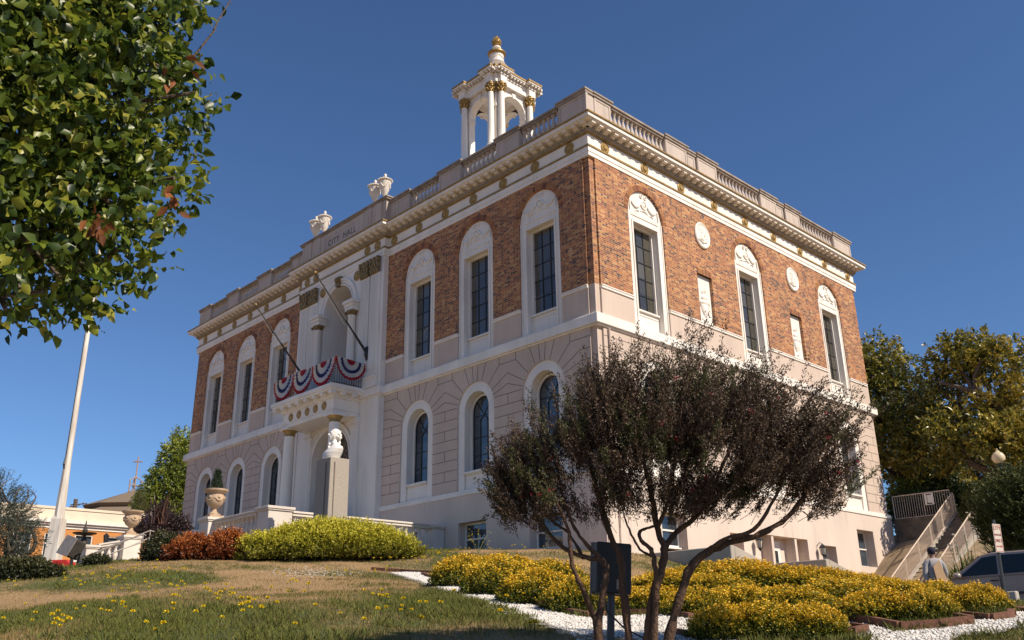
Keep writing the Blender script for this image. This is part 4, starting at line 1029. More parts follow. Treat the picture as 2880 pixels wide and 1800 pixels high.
# ================================================================ bunting
M['red']=mat('red_cloth',(.36,.012,.025),.85,.08,10); M['blue']=mat('navy_cloth',(.022,.03,.13),.85,.08,10); M['wcloth']=mat('white_cloth',(.62,.60,.57),.85,.06,10)
def bunting(p0,p1,lab,sag=.95,sd=1,top=6.97):
    p0=Vector(p0);p1=Vector(p1); w=(p1-p0).length; dr=(p1-p0).normalized(); out=Vector((dr.y,-dr.x,0)); rr=random.Random(sd)
    # pleated half-circle fan: bands red / white / blue / white / red from the centre outward
    bands=[(.12,.30,0),(.30,.56,1),(.56,.70,2),(.70,.92,1),(.92,1.0,0)]; bands=[(.08,.27,0),(.27,.52,1),(.52,.68,2),(.68,.88,1),(.88,1.0,0)]
    K=54; q=MB(); ph=rr.random()*6
    def pt(r,k):
        a=PI*k/K; u=-math.cos(a)*r; v=math.sin(a)*r; pl=(.035+.03*r)*math.cos(PI*k)*(.4+.6*math.sin(a)) 
        sl=.05*math.sin(3*a+ph)*r
        wob=.02*math.sin(k*1.7+ph)
        tz=.10*r*abs(math.cos(a))**3
        X=p0.lerp(p1,.5)+dr*(u*w*.5)+out*(.05+pl*.9+.05*math.sin(a)*r+wob*.5); z=top-v*sag+sl*.5-tz*0+wob*.6
        return Vector((X.x,X.y,z))
    for r0,r1,mi in bands:
        q.mi=mi
        for k in range(K):
            q.add([pt(r0,k),pt(r0,k+1),pt(r1,k+1),pt(r1,k)],[(0,1,2,3)])
            if r0==.08: q.add([pt(0,k),pt(r0,k+1),pt(r0,k)],[(0,1,2)])
    o=q.build('bunting',[M['red'],M['wcloth'],M['blue']],None,smooth=False,fix=False); tag(o,lab,'bunting','red, white and blue fan buntings tied to the balcony railing')
    so_=o.modifiers.new('s','SOLIDIFY'); so_.thickness=.006
for i,lab in enumerate(['pleated red, white and blue fan bunting, leftmost on the balcony front','pleated red, white and blue fan bunting, second from the left on the balcony front','pleated red, white and blue fan bunting on the balcony front, next to its near corner']):
    a=-18.05+i*1.65; bunting((a,-1.82-.02*i,0),(a+1.85,-1.84,0),lab,1.06,i)
bunting((-13.05,-1.85,0),(-13.05,-.30,0),'pleated red, white and blue fan bunting on the short right-hand side of the balcony',.90,7,7.0)
# ================================================================ left distance: flagpole, orange building, church
M['polew']=mat('chipped_white_paint_wood',(.72,.68,.62),.7,.12,6,streak=.1,col2=(.45,.38,.32))
b0=P2(150,1562,36); bV=Vector(b0); tV=at(283,818,36.6)
fl=empty('flagpole',bV,'tall white wooden flagpole with a stepped square base, left of the stairs','flagpole')
dirv=(Vector((bV.x,bV.y,tV.z+4))-bV); dirv=Vector((0,0,1))
q=MB(); H=15
q.tube([bV+dirv*1.2,bV+dirv*5,bV+dirv*H],[.125,.105,.06],14)
q.build('pole',M['polew'],fl,smooth=True)
q=MB(); q.tube([bV-dirv*.6,bV+dirv*1.25,bV+dirv*1.4],[.34,.27,.17],4); q.tube([bV+dirv*1.3,bV+dirv*3.2],[.18,.125],8); q.build('base',M['polew'],fl,bevel=.01)
q=MB(); q.tube([bV+Vector((.2,-.15,3.0)),bV+Vector((.25,-.2,3.15)),bV+Vector((.2,-.15,3.4))],.03,6); q.tube([bV+Vector((.2,-.15,3)),bV+Vector((.12,-.1,14.5))],.012,4); q.build('cleat',M['black'],fl)
# orange one storey building, its front facing +X
M['orange']=mat('orange_stucco',(.58,.25,.065),.85,.12,1.2,bump=.3,bscale=25,col2=(.50,.20,.055)); M['cream']=mat('cream_parapet',(.74,.62,.48),.8,.06,1)
ob=empty('orange_building',(-53,-4,-1.4),'single storey orange building with a cream parapet and white framed windows','building')
OX=-51.0
def ow(mb,y0,y1,z0,z1,d0,d1): mb.box(OX-d0,OX+d1,y0,y1,z0,z1)
q=MB(); T=Matrix.Translation((OX,0,0))@SM
ywin=[-14.6+2.05*i for i in range(10)]
t=MB(); wall(t,-16,7,-3.5,3.67,0,.25,[(y,.62,1.5,3.32,False) for y in ywin],ends=(6,6)); t.fb(-16,7,-12,-.3,-3,4.3); t.build('wall',M['orange'],ob,T)
t=MB(); t.fb(-16.1,7.1,-.3,.06,3.67,3.88); t.fb(-16.2,7.2,-.3,.2,3.88,4.03); t.fb(-16.3,7.3,-.3,.34,4.03,4.22); t.build('cornice',M['white'],ob,T)
t=MB(); t.fb(-16.1,7.1,-.3,.10,4.22,4.36); t.fb(-16,7,-.3,.04,4.36,5.0); t.fb(-16.05,7.05,-.3,.10,5.0,5.17); t.fb(-16.1,7.1,-12,-.3,4.3,4.9); t.build('parapet',M['cream'],ob,T)
for y in ywin:
    f=MB(); f.fb(-.62,.62,-.2,-.12,2.55,2.65); f.fb(-.04,.04,-.2,-.11,1.5,2.55)
    for s_ in (-1,1): x0,x1=sorted((s_*.62,s_*.55)); f.fb(x0,x1,-.22,-.05,1.5,3.32)
    f.fb(-.55,.55,-.22,-.05,3.25,3.32); f.fb(-.7,.7,-.22,.06,1.40,1.5); f.fb(-.55,.55,-.2,-.12,1.5,1.57); w_=f.build('window',M['white'],ob,T@Matrix.Translation((y,0,0)))
    g=MB(); g.fb(-.55,.55,-.25,-.2,1.57,3.25); g.build('pane',M['glass'],w_,T@Matrix.Translation((y,0,0)))
# church: faceted shingle roof with an open steeple and cross
M['shingle']=mat('brown_shingles',(.26,.19,.13),.9,.25,30,streak=6,bump=.4,bscale=30)
cc=at(375,1400,125); ch=empty('church',(cc.x,cc.y,-1),'church with a brown faceted shingle roof, open steeple frame and a cross on top','church')
za=at(375,1386,125).z; ze=at(375,1431,125).z; dx=Vector((CR.x,CR.y,0)).normalized()
q=MB(); k=10; prof=[(10.5,ze-2.8),(5.35,ze-.4),(5.9,ze),(.8,za),(.7,za+.15)]
vs=[(cc.x+r*math.cos(2*PI*i/k+.2),cc.y+r*math.sin(2*PI*i/k+.2),z) for i in range(k) for r,z in prof]; n=len(prof)
q.add(vs,[(i*n+j,((i+1)%k)*n+j,((i+1)%k)*n+j+1,i*n+j+1) for i in range(k) for j in range(n-1)]+[tuple(i*n+n-1 for i in range(k))])
q.build('roof',M['shingle'],ch)
q=MB(); q.lathe([(9.8,-3),(9.8,ze-2.7)],10,(cc.x,cc.y,0)); q.build('wall',M['cream'],ch)
q=MB(); z1_=at(375,1352,125).z; z2_=at(375,1341,125).z; z3_=at(375,1284,125).z; zc_=at(375,1298,125).z; zm_=at(375,1366,125).z
R4=[(cc.x+.85*math.cos(a),cc.y+.85*math.sin(a)) for a in (.9,.9+PI*2/3,.9+PI*4/3)]
for x,y in R4: q.tube([(x,y,za),(x,y,z1_),(cc.x,cc.y,z2_)],.085,5)
q.tube([(*R4[0],zm_),(*R4[1],zm_),(*R4[2],zm_),(*R4[0],zm_)],.05,4)
q.tube([(cc.x,cc.y,za),(cc.x,cc.y,z3_)],.085,6); q.tube([Vector((cc.x,cc.y,zc_))-dx*.6,Vector((cc.x,cc.y,zc_))+dx*.6],.08,6)
M['steeple']=mat('brown_painted_steel',(.36,.24,.16),.7,.1,3); q.build('steeple_frame',M['steeple'],ch)
# utility pole top behind
uc=at(210,1430,110); q=MB(); q.tube([(uc.x,uc.y,-2),(uc.x,uc.y,uc.z+1.0)],.22,8); q.tube([Vector((uc.x,uc.y,uc.z+.4))-dx*.5,Vector((uc.x,uc.y,uc.z+.5))+dx*1.3],.06,5); q.tube([Vector((uc.x,uc.y,uc.z+.1)),Vector((uc.x,uc.y,uc.z+.6))+dx*.9],.04,5); q.ball(Vector((uc.x,uc.y,uc.z+.1))-dx*.4,.22,8,6); tag(q.build('utility_pole',M['bark'],None),'dark utility pole top showing over the roof of the orange building','utility pole')
# floodlight by the flagpole and the red kiosk
M['flood']=mat('weathered_grey_housing',(.055,.045,.036),.7,.25,8,bump=.3); M['redp']=mat('red_paint',(.55,.03,.02),.5,.1,4)
f0=at(205,1553,30); fd=empty('floodlight',(f0.x,f0.y,gz(f0.x,f0.y)[0]),'tilted weathered grey floodlight housing standing on the grass beside the flagpole','floodlight')
T=Matrix.Translation((f0.x-.1,f0.y,f0.z+.12))@Matrix.Rotation(R_(20),4,'Z')@Matrix.Rotation(R_(24),4,Vector((CF.x,CF.y,0)).normalized())@Matrix.Scale(.8,4)
q=MB(); q.box(-.30,.30,-.25,.25,-.33,.33,T); q.build('housing',M['flood'],fd,bevel=.03)
q=MB(); q.box(-.33,.33,-.28,-.25,-.36,.36,T); q.build('lens_frame',M['metal'],fd,bevel=.01)
q=MB(); zz=gz(f0.x,f0.y)[0]; q.tube([(f0.x,f0.y,zz-.2),(f0.x,f0.y,f0.z-.15)],.05,8); q.tube([(f0.x,f0.y,f0.z-.15),(f0.x+.25,f0.y+.15,f0.z-.05)],.03,6); q.build('bracket',M['black'],fd)
k0=at(170,1588,34); kz=k0.z; ks=empty('newspaper_box',(k0.x,k0.y,kz-.8),'small red box with a white lower part and a gold emblem below the flagpole','box')
T=Matrix.Translation((k0.x,k0.y,kz-.1))@Matrix.Rotation(R_(40),4,'Z')@Matrix.Scale(.58,4)
q=MB(); q.prism([(-.75,-.25),(.75,-.25),(.75,.22),(.5,.42),(-.5,.42),(-.75,.22)],-.3,.3); q.v=[tuple(T@Vector(v)) for v in q.v]; q.build('red_top',M['redp'],ks,bevel=.02)
q=MB(); q.box(-.7,.7,-.25,.25,-1.6,-.25,T); q.build('body',M['white'],ks)
q=MB(); 
for s in (-1,1): q.tube([T@Vector((.35+s*.02,-.31,-.1)),T@Vector((.35+s*.12,-.31,.08)),T@Vector((.35+s*.14,-.31,-.02))],.02,5)
q.tube([T@Vector((.35,-.31,-.16)),T@Vector((.35,-.31,.2))],[.02,.03],5); q.build('emblem',M['gold'],ks)
fo=at(231,1552,46); gg=empty('garden_fountain',(fo.x,fo.y,fo.z-1.2),'small tiered stone garden fountain with a pointed finial in front of the orange building','fountain')
q=MB(); q.lathe([(.5,-1.2),(.5,-.9),(.2,-.8),(.16,-.2),(.55,-.08),(.58,0),(.5,.0),(.12,.02)],16,tuple(fo)); q.build('basin',M['flood'],gg,smooth=True)
q=MB(); q.lathe([(.12,0),(.2,.15),(.17,.4),(.08,.62),(.06,.7),(.5,.80),(.52,.84),(.1,.86),(.12,.95),(.04,1.1),(.03,1.3),(.01,1.4)],16,tuple(fo)); q.build('upper_tier',M['flood'],gg,smooth=True)
lo=at(298,1516,44); gg=empty('garden_lamp',(lo.x,lo.y,gz(lo.x,lo.y)[0]),'small dark lantern on a thin post left of the empty stone urn','lamp')
q=MB(); q.tube([(lo.x-.12,lo.y,gz(lo.x,lo.y)[0]),(lo.x-.12,lo.y,lo.z+.2),(lo.x,lo.y,lo.z+.25)],.02,6); q.lathe([(.02,.25),(.13,.14),(.12,.1),(.09,-.15),(.04,-.2)],8,tuple(lo)); q.build('lantern',M['black'],gg)
# ================================================================ right side: stairs, fences, lamp, person, car, sign
M['rail']=mat('tan_painted_railing',(.60,.48,.38),.55,.1,8)
sr=empty('outdoor_stairs',(3.5,13,-3.6),'long concrete outdoor staircase climbing the bank between two tan railings','stairs')
q=MB(); NS=22; y0,y1,z0,z1=13.0,20.4,-3.42,.48
for i in range(NS):
    ya=y0+(y1-y0)*i/NS; q.box(2.95,4.13,ya,y1+1.2,z0-.6+(z1-z0)*i/NS,z0+(z1-z0)*(i+1)/NS-.03); q.box(2.95,4.13,ya-.03,y1+1.2,z0+(z1-z0)*(i+1)/NS-.03,z0+(z1-z0)*(i+1)/NS)
M['stepc']=mat('worn_dark_concrete_steps',(.20,.165,.135),.95,.2,3,bump=.3); q.build('steps',M['stepc'],sr)
q=MB()
for xa,xb in ((2.75,2.93),(4.15,4.35)):
    q.add([(xa,y0-.2,z0-1),(xb,y0-.2,z0-1),(xb,y0-.2,z0+.12),(xa,y0-.2,z0+.12),(xa,y1,z0-1),(xb,y1,z0-1),(xb,y1,z1+.12),(xa,y1,z1+.12)],[(0,1,2,3),(4,5,6,7),(3,2,6,7),(0,3,7,4),(1,2,6,5),(0,1,5,4)])
q.build('stringer',M['concrete'],sr)
def picket(name,a,b,h,lab,par=None,step=.11,end=True,pr=.010):
    q=MB(); a=Vector(a);b=Vector(b); n=int((Vector((b.x-a.x,b.y-a.y,0))).length/step)
    for i in range(n+1):
        p=a.lerp(b,i/n); big=(i%13==0); q.tube([(p.x,p.y,p.z+.08),(p.x,p.y,p.z+h)],.024 if big else pr,4,False)
    q.tube([a+Vector((0,0,h)),b+Vector((0,0,h))],.026,6); q.tube([a+Vector((0,0,.08)),b+Vector((0,0,.08))],.02,6)
    if end: q.tube([b+Vector((0,0,h)),b+(b-a).normalized()*.12+Vector((0,0,h-.05)),b+(b-a).normalized()*.17+Vector((0,0,h-.2)),b+Vector((0,.15,-.05))],.026,6)
    o=q.build(name,M['rail'],par)
    if not par: tag(o,lab,'railing','tan picket railings along the stairs')
    return o
picket('stair_railing',(2.82,13.0,-3.36),(2.82,20.35,.52),.92,'tan picket railing along the left side of the outdoor stairs, nearer the city hall')
picket('stair_railing',(4.25,12.8,-3.45),(4.25,20.6,.58),.92,'tan picket railing along the right side of the outdoor stairs, nearer the parked car')
fn=empty('picket_fence',(1.4,20.42,.5),'level tan picket fence from the city hall corner to the stairs, with a small notice','fence')
picket('fence_panel',(.10,20.42,.50),(2.70,20.42,.50),1.10,'',fn,end=False,step=.105,pr=.012)
T=Matrix.Translation((1.80,20.40,1.30)); q=MB(); q.box(-.2,.2,-.06,-.04,-.26,.26,T); pn=q.build('notice_board',M['white'],fn)
q=MB()
for z in (-.2,.2): q.box(-.12,.12,-.068,-.062,z-.025,z+.025,T)
q.box(-.1,-.08,-.066,-.062,-.17,.17,T); q.build('notice_print',M['black'],pn)
rw=MB(); rw.box(.05,2.74,20.32,20.52,-2.5,.5); rw.box(.05,2.74,20.28,20.56,.44,.53)
M['stainc']=mat('stained_dark_concrete',(.15,.125,.10),.95,.25,2,bump=.4); tag(rw.build('retaining_wall',M['stainc'],None),'low stained concrete retaining wall under the level picket fence','retaining wall')
# concrete cheek walls in front of the side door
def rampw(x0,x1,y,zt,yb,zb,lab):
    cw=MB(); cw.box(x0,x1,y,y+.2,-4,zt); cw.add([(x1-.2,y+.2,-4),(x1,y+.2,-4),(x1,yb,-4),(x1-.2,yb,-4),(x1-.2,y+.2,zt),(x1,y+.2,zt),(x1,yb,zb),(x1-.2,yb,zb)],[(0,1,2,3),(4,5,6,7),(0,1,5,4),(1,2,6,5),(2,3,7,6),(3,0,4,7)])
    tag(cw.build('ramp_wall',M['concrete'],None,bevel=.02),lab,'ramp wall','concrete ramp walls at the side entrance')
rampw(.05,3.7,1.0,-2.03,3.2,-2.5,'longer concrete ramp wall left of the side entrance, behind the dark tree')
rampw(2.4,4.2,5.5,-2.23,7.4,-2.6,'shorter concrete ramp wall right under the side entrance door')
# street lamp
lp=Vector((5.65,18.4,2.34)); lr=empty('street_lamp',(lp.x,lp.y,0),'thin dark green street lamp with a round glass globe, at the top of the bank','street lamp')
q=MB(); q.tube([(lp.x,lp.y,-.3),(lp.x,lp.y,.5),(lp.x,lp.y,lp.z-.25)],[.09,.055,.045],10); q.lathe([(.05,0),(.11,.03),(.13,.10),(.09,.12)],12,(lp.x,lp.y,lp.z-.34)); M['dkgreen']=mat('dark_green_paint',(.02,.045,.04),.5,.1,5); q.build('post',M['dkgreen'],lr,smooth=True)
q=MB(); q.ball(lp,.26,18,12); M['globe']=mat('yellowed_acrylic_globe',(.62,.52,.34),.2,.06,5); q.build('globe',M['globe'],lr,smooth=True)
q=MB(); q.lathe([(.10,0),(.08,.04),(.02,.09),(.03,.13),(.005,.17)],10,(lp.x,lp.y,lp.z+.235)); q.build('globe_cap',M['globe'],lr,smooth=True)
# person seen from behind carrying folded cardboard
M['shirt']=mat('pale_grey_shirt',(.36,.335,.33),.9,.08,6,bump=.3,bscale=14); M['trou']=mat('dark_trousers',(.05,.05,.06),.9,.1,6); M['skin']=mat('brown_skin',(.20,.11,.07),.55,.06,20); M['cap']=mat('navy_knit_cap',(.018,.018,.035),.9,.1,40,bump=.5,bscale=90); M['card']=mat('brown_cardboard',(.42,.27,.15),.85,.06,6)
pt_=at(2618,1538,26); px,py=pt_.x,pt_.y; pz=pt_.z-1.79
fw=Vector((CF.x,CF.y,0)).normalized(); rt=Vector((CR.x,CR.y,0)).normalized()
TP=Matrix(((rt.x,fw.x,0,px),(rt.y,fw.y,0,py),(0,0,1,pz),(0,0,0,1)))   # local x right, y away, z up
pe=empty('person',(px,py,pz),'person seen from behind in a pale grey shirt and navy knit cap, carrying brown cardboard','person')
def skin(name,nodes,edges,mt,parent,sub=2,flatn=None):
    me=bpy.data.meshes.new(name); me.from_pydata([n[0] for n in nodes],edges,[]); me.materials.append(mt); o=bpy.data.objects.new(name,me); link(o,parent,TP)
    s_=o.modifiers.new('s','SKIN'); s_.use_smooth_shade=True
    for i,n in enumerate(nodes):
        r=n[1]; me.skin_vertices[0].data[i].radius=r if isinstance(r,tuple) else (r,r)
    me.skin_vertices[0].data[0].use_root=True
    u=o.modifiers.new('u','SUBSURF'); u.levels=sub; u.render_levels=sub; return o
# body: pelvis root, legs, spine, neck, head, arms with hands
nd=[((0,0,.93),(.15,.11)),((0,-.01,1.12),(.14,.10)),((0,-.02,1.32),(.17,.11)),((0,-.0,1.45),(.10,.08)),((0,.015,1.53),.055),((0,.03,1.62),(.075,.09)),((0,.03,1.70),(.07,.085)),
 ((-.10,0,.88),(.09,.09)),((-.12,.05,.48),.06),((-.12,-.06,.09),.04),((-.12,.1,.04),.04),((.10,0,.88),(.09,.09)),((.13,.12,.50),.06),((.13,.22,.11),.04),((.13,.36,.06),.04),
 ((-.19,-.01,1.40),.06),((-.25,-.03,1.13),.042),((-.22,-.0,.88),.032),((-.21,.04,.80),.03),((.19,-.01,1.40),.06),((.27,.02,1.15),.042),((.24,.14,.96),.032),((.22,.2,.92),.03)]
ed=[(0,1),(1,2),(2,3),(3,4),(4,5),(5,6),(0,7),(7,8),(8,9),(9,10),(0,11),(11,12),(12,13),(13,14),(3,15),(15,16),(16,17),(17,18),(3,19),(19,20),(20,21),(21,22)]
body=skin('body',nd,ed,M['skin'],pe)
for s,hx in ((-1,(-.21,.05,.80)),(1,(.22,.21,.92))):
    for k in range(5):
        o_=(k-2)*.018; b_=Vector(hx)+Vector((0,o_,-.03)); ln=(.05,.07,.075,.07,.055)[k]
        skin('finger',[(tuple(b_),.010),(tuple(b_+Vector((s*-.005,.01,-ln*.55))),.009),(tuple(b_+Vector((s*-.02,.015,-ln))),.008)],[(0,1),(1,2)],M['skin'],body,1)
skin('shirt',[((0,0,.90),(.21,.15)),((0,-.01,1.10),(.20,.145)),((0,-.03,1.30),(.225,.145)),((0,-.01,1.44),(.13,.10)),((0,0,1.49),(.07,.065)),((-.20,-.01,1.39),.085),((-.27,-.03,1.13),.068),((-.25,0,.92),.055),((.20,-.01,1.39),.085),((.29,.02,1.14),.068),((.26,.12,.99),.055)],[(0,1),(1,2),(2,3),(3,4),(3,5),(5,6),(6,7),(3,8),(8,9),(9,10)],M['shirt'],pe)
skin('trousers',[((0,0,.92),(.17,.13)),((-.11,0,.82),(.105,.11)),((-.12,.05,.48),.078),((-.12,-.06,.12),.065),((.11,0,.82),(.105,.11)),((.13,.12,.50),.078),((.13,.22,.14),.065)],[(0,1),(1,2),(2,3),(0,4),(4,5),(5,6)],M['trou'],pe)
q=MB(); q.ball((0,.02,1.69),.108,16,10,None,(.92,1.06,1.0)); q.ring(0,0,.01,.02,0,.01) ; cp=q.build('knit_cap',M['cap'],pe,TP,smooth=True)
q=MB(); 
for s in (-1,1): q.ball((s*.088,.03,1.62),.026,8,6,None,(.5,1,1.3))
q.build('ear',M['skin'],pe,TP,smooth=True)
cb_=MB(); cb_.add([TP@Vector(v) for v in [(-.13,-.24,1.28),(.05,-.22,1.44),(.20,-.22,.90),(-.06,-.26,.60),(-.13,-.22,1.28),(.05,-.20,1.44),(.20,-.20,.90),(-.06,-.24,.60)]],[(0,1,2,3),(4,5,6,7),(0,1,5,4),(1,2,6,5),(2,3,7,6),(3,0,4,7)])
cb_.add([TP@Vector(v) for v in [(-.62,.05,.72),(-.26,.0,1.02),(-.20,-.02,.70),(-.5,.04,.5),(-.62,.07,.72),(-.26,.02,1.02),(-.20,.0,.70),(-.5,.06,.5)]],[(0,1,2,3),(4,5,6,7),(0,1,5,4),(1,2,6,5),(2,3,7,6),(3,0,4,7)])
tag(cb_.build('cardboard_sheet',M['card'],None),'folded brown cardboard held under the arm of the person in the knit cap','cardboard')
# parked vehicle, nose to the left
M['car']=mat('taupe_car_paint',(.34,.27,.235),.32,.04,2,metal=.2); M['cglass']=mat('tinted_car_glass',(.012,.016,.016),.05,.05,3); M['tyre']=mat('tyre_rubber',(.02,.02,.02),.9,.1,10); M['rim']=mat('alloy_rim',(.45,.45,.45),.3,.05,5,metal=.8)
G=-4.15; cx0,cy0=6.35,5.6
car=empty('parked_car',(cx0+2.4,cy0+.95,G),'taupe four door sport utility vehicle parked nose to the left on the driveway','car')
TC=Matrix.Translation((cx0,cy0,G))
def loft(mb,secs,cap=True):
    k=len(secs[0]); vs=[v for s in secs for v in s]; fs=[(i*k+j,i*k+(j+1)%k,(i+1)*k+(j+1)%k,(i+1)*k+j) for i in range(len(secs)-1) for j in range(k)]
    if cap: fs+=[tuple(range(k))[::-1],tuple((len(secs)-1)*k+j for j in range(k))]
    mb.add(vs,fs)
low=[(.0,.42),(.05,.86),(.35,.98),(1.35,1.06),(1.62,1.10),(4.75,1.14),(4.85,.9),(4.82,.42),(4.3,.33),(.5,.33)]
q=MB(); loft(q,[[(x+.06,0.10,z) for x,z in low],[(x,.0,z-.0) for x,z in low],[(x,1.9,z) for x,z in low],[(x+.06,1.82,z) for x,z in low]]); 
q=MB(); 
def sec(y,ins,zoff): return [(x if 0.1<x<4.7 else (x+ins if x<1 else x-ins),y,z) for x,z in low]
loft(q,[sec(.06,.12,0),sec(.0,.05,0),sec(.0,.0,0)[:0] or sec(.01,.03,0),sec(1.89,.03,0),sec(1.84,.12,0)])
q.build('body',M['car'],car,TC,smooth=True,bevel=.03)
top=[(1.45,1.09),(2.28,1.70),(2.6,1.76),(4.3,1.75),(4.62,1.66),(4.78,1.12)]
q=MB(); loft(q,[[(x+.06*(z>1.3),.16 if z>1.3 else .04,z) for x,z in top],[(x,1.74 if z>1.3 else 1.86,z) for x,z in top]]); q.build('cabin',M['car'],car,TC,smooth=True,bevel=.03)
def sidewin(xs,name='side_window'):
    q=MB()
    pts=[(x,z) for x,z in xs]; vs=[]
    for x,z in pts: vs.append((x,.03+(.13)*(z-1.12)/.6-.008,z))
    for x,z in pts: vs.append((x,.03+(.13)*(z-1.12)/.6+.02,z))
    k=len(pts); q.add(vs,[tuple(range(k)),tuple(range(2*k-1,k-1,-1))]+[(i,(i+1)%k,(i+1)%k+k,i+k) for i in range(k)]); q.build(name,M['cglass'],car,TC)
sidewin([(1.72,1.15),(2.38,1.63),(2.75,1.67),(2.75,1.17)]); sidewin([(2.85,1.17),(2.85,1.67),(3.75,1.67),(3.8,1.19)]); sidewin([(3.9,1.19),(3.87,1.66),(4.3,1.64),(4.5,1.2)])
q=MB(); q.add([(1.50,.2,1.12),(2.26,.28,1.68),(2.26,1.62,1.68),(1.50,1.7,1.12)],[(0,1,2,3)]); q.v=[(x-.02,y,z+.015) for x,y,z in q.v]; q.build('windscreen',M['cglass'],car,TC)
q=MB(); 
for x in (2.80,3.84): q.box(x-.006,x+.006,-.012,.02,.45,1.13)
q.box(1.65,4.4,-.02,.0,.62,.68); q.build('door_seam',M['black'],car,TC)
for x in (2.55,3.6): MB().tube([(x,-.03,1.0),(x+.2,-.04,1.0)],.022,6).build('door_handle',M['black'],car,TC)
q=MB(); q.ball((1.72,-.12,1.17),.12,10,7,None,(1,.9,.75)); q.build('wing_mirror',M['car'],car,TC,smooth=True)
for x in (.2,1.8): 
    q=MB(); q.tube([(2.5,.35 if x<1 else 1.55,1.78),(4.4,.35 if x<1 else 1.55,1.77)],.022,6); q.build('roof_rail',M['black'],car,TC)
for x in (.98,3.85):
    for y in (.02,1.66):
        q=MB(); q.lathe([(.2,0),(.33,0),(.36,.04),(.36,.18),(.33,.22),(.2,.22)],24,M=Matrix.Translation((x,y+.22,.36))@Matrix.Rotation(PI/2,4,'X')); w_=q.build('wheel',M['tyre'],car,TC,smooth=True)
        q=MB(); q.lathe([(.21,-.01),(.05,.03),(.01,.04)],12,M=Matrix.Translation((x,y+(.02 if y<1 else .2),.36))@Matrix.Rotation(PI/2,4,'X')); q.build('rim',M['rim'],w_,TC,smooth=True)
q=MB(); q.box(-.02,.05,.12,.45,.70,.88); q.box(-.02,.05,1.45,1.78,.70,.88); q.build('headlight',M['lampglass'],car,TC)
# concrete wheel stops
for i,(u,v,lab) in enumerate([(2785,1664,'pale concrete wheel stop under the front door of the parked car'),(2848,1668,'pale concrete wheel stop further right beside the parked car')]):
    g=at(u,v,24); q=MB(); q.box(g.x-.10,g.x+.10,g.y-.1,g.y+.1,gz(g.x,g.y)[0]-.2,g.z+.04); tag(q.build('wheel_stop',M['concrete'],None,bevel=.02),lab,'wheel stop','wheel stops by the parked car')
# sign on a post
sp=at(2828,1697,20); s0=at(2805,1512,20); sg=empty('sign_post',(sp.x,sp.y,sp.z-.1),'narrow white parking sign with red lettering on a slanted blue grey post','sign')
ts=at(2794,1462,20); dv=(Vector((ts.x,ts.y,ts.z))-Vector((sp.x,sp.y,sp.z-.2))); 
q=MB(); q.tube([Vector((sp.x,sp.y,sp.z-.4)),Vector((sp.x,sp.y,sp.z-.2))+dv*1.0],.028,6); M['post']=mat('galvanised_post',(.075,.08,.085),.5,.1,6,metal=.4); q.build('post',M['post'],sg)
zax=dv.normalized(); xax=rt.copy(); xax=(xax-zax*xax.dot(zax)).normalized(); xax=(Matrix.Rotation(R_(20),3,'Z')@xax); xax=(xax-zax*xax.dot(zax)).normalized(); yax=zax.cross(xax)
mid=Vector((sp.x,sp.y,sp.z-.2))+dv*.80; TS=Matrix(((xax.x,yax.x,zax.x,mid.x),(xax.y,yax.y,zax.y,mid.y),(xax.z,yax.z,zax.z,mid.z),(0,0,0,1)))
q=MB(); q.box(-.10,.10,-.045,-.038,-.265,.265,TS); M['signw']=mat('faded_white_sign',(.66,.58,.50),.6,.08,6); pl=q.build('sign_plate',M['signw'],sg)
M['signr']=mat('red_sign_print',(.45,.10,.07),.7,.1,6)
for s_,z_,sz in (('CITY',.185,.095),('VEHICLES',.06,.045),('ONLY',-.05,.085)): text(s_,sz,TS@Matrix.Translation((0,-.047,z_)),M['signr'],pl,sx=.75)
q=MB(); q.box(-.07,.04,-.048,-.0455,-.165,-.145,TS); q.add([TS@Vector(v) for v in ((.04,-.047,-.185),(.04,-.047,-.125),(.08,-.047,-.155))],[(0,1,2)])
for x0,x1,z0,z1 in ((-.09,.09,-.25,-.243),(-.09,.09,.243,.25),(-.09,-.084,-.243,.243),(.084,.09,-.243,.243)): q.box(x0,x1,-.048,-.0455,z0,z1,TS)
q.build('sign_print',M['signr'],pl,M=None)
# floodlight box on a post behind the dark tree
fb0=at(1722,1600,8.0); bx0=gz(fb0.x,fb0.y)[0]
fl2=empty('flood_lamp',(fb0.x,fb0.y,bx0),'square black floodlight on a short post seen through the stems of the dark tree','floodlight')
TF=Matrix(((rt.x,fw.x,0,fb0.x),(rt.y,fw.y,0,fb0.y),(0,0,1,fb0.z),(0,0,0,1)))@Matrix.Rotation(R_(12),4,'Z')@Matrix.Rotation(R_(4),4,'Y')
q=MB(); q.box(-.155,.155,-.06,.10,-.205,.215,TF); q.build('housing',M['black'],fl2,bevel=.012)
q=MB(); q.box(-.165,.165,.10,.115,-.215,.225,TF); q.build('front_frame',M['metal'],fl2,bevel=.004)
q=MB(); q.box(.02,.10,-.066,-.06,-.17,-.09,TF); q.ball(TF@Vector((-.11,-.065,-.15)),.014,8,6); q.build('rating_plate',M['concrete'],fl2)
q=MB(); q.tube([TF@Vector((0,.02,-.2)),TF@Vector((0,.02,-.62)),TF@Vector((0,.02,-.9))],.032,8); q.build('post',M['post'],fl2)
q=MB(); q.tube([TF@Vector((-.08,-.05,-.2)),TF@Vector((-.06,-.05,-.35)),TF@Vector((.1,-.05,-.48)),TF@Vector((.3,-.0,-.55))],.008,5); q.build('cable',M['black'],fl2)
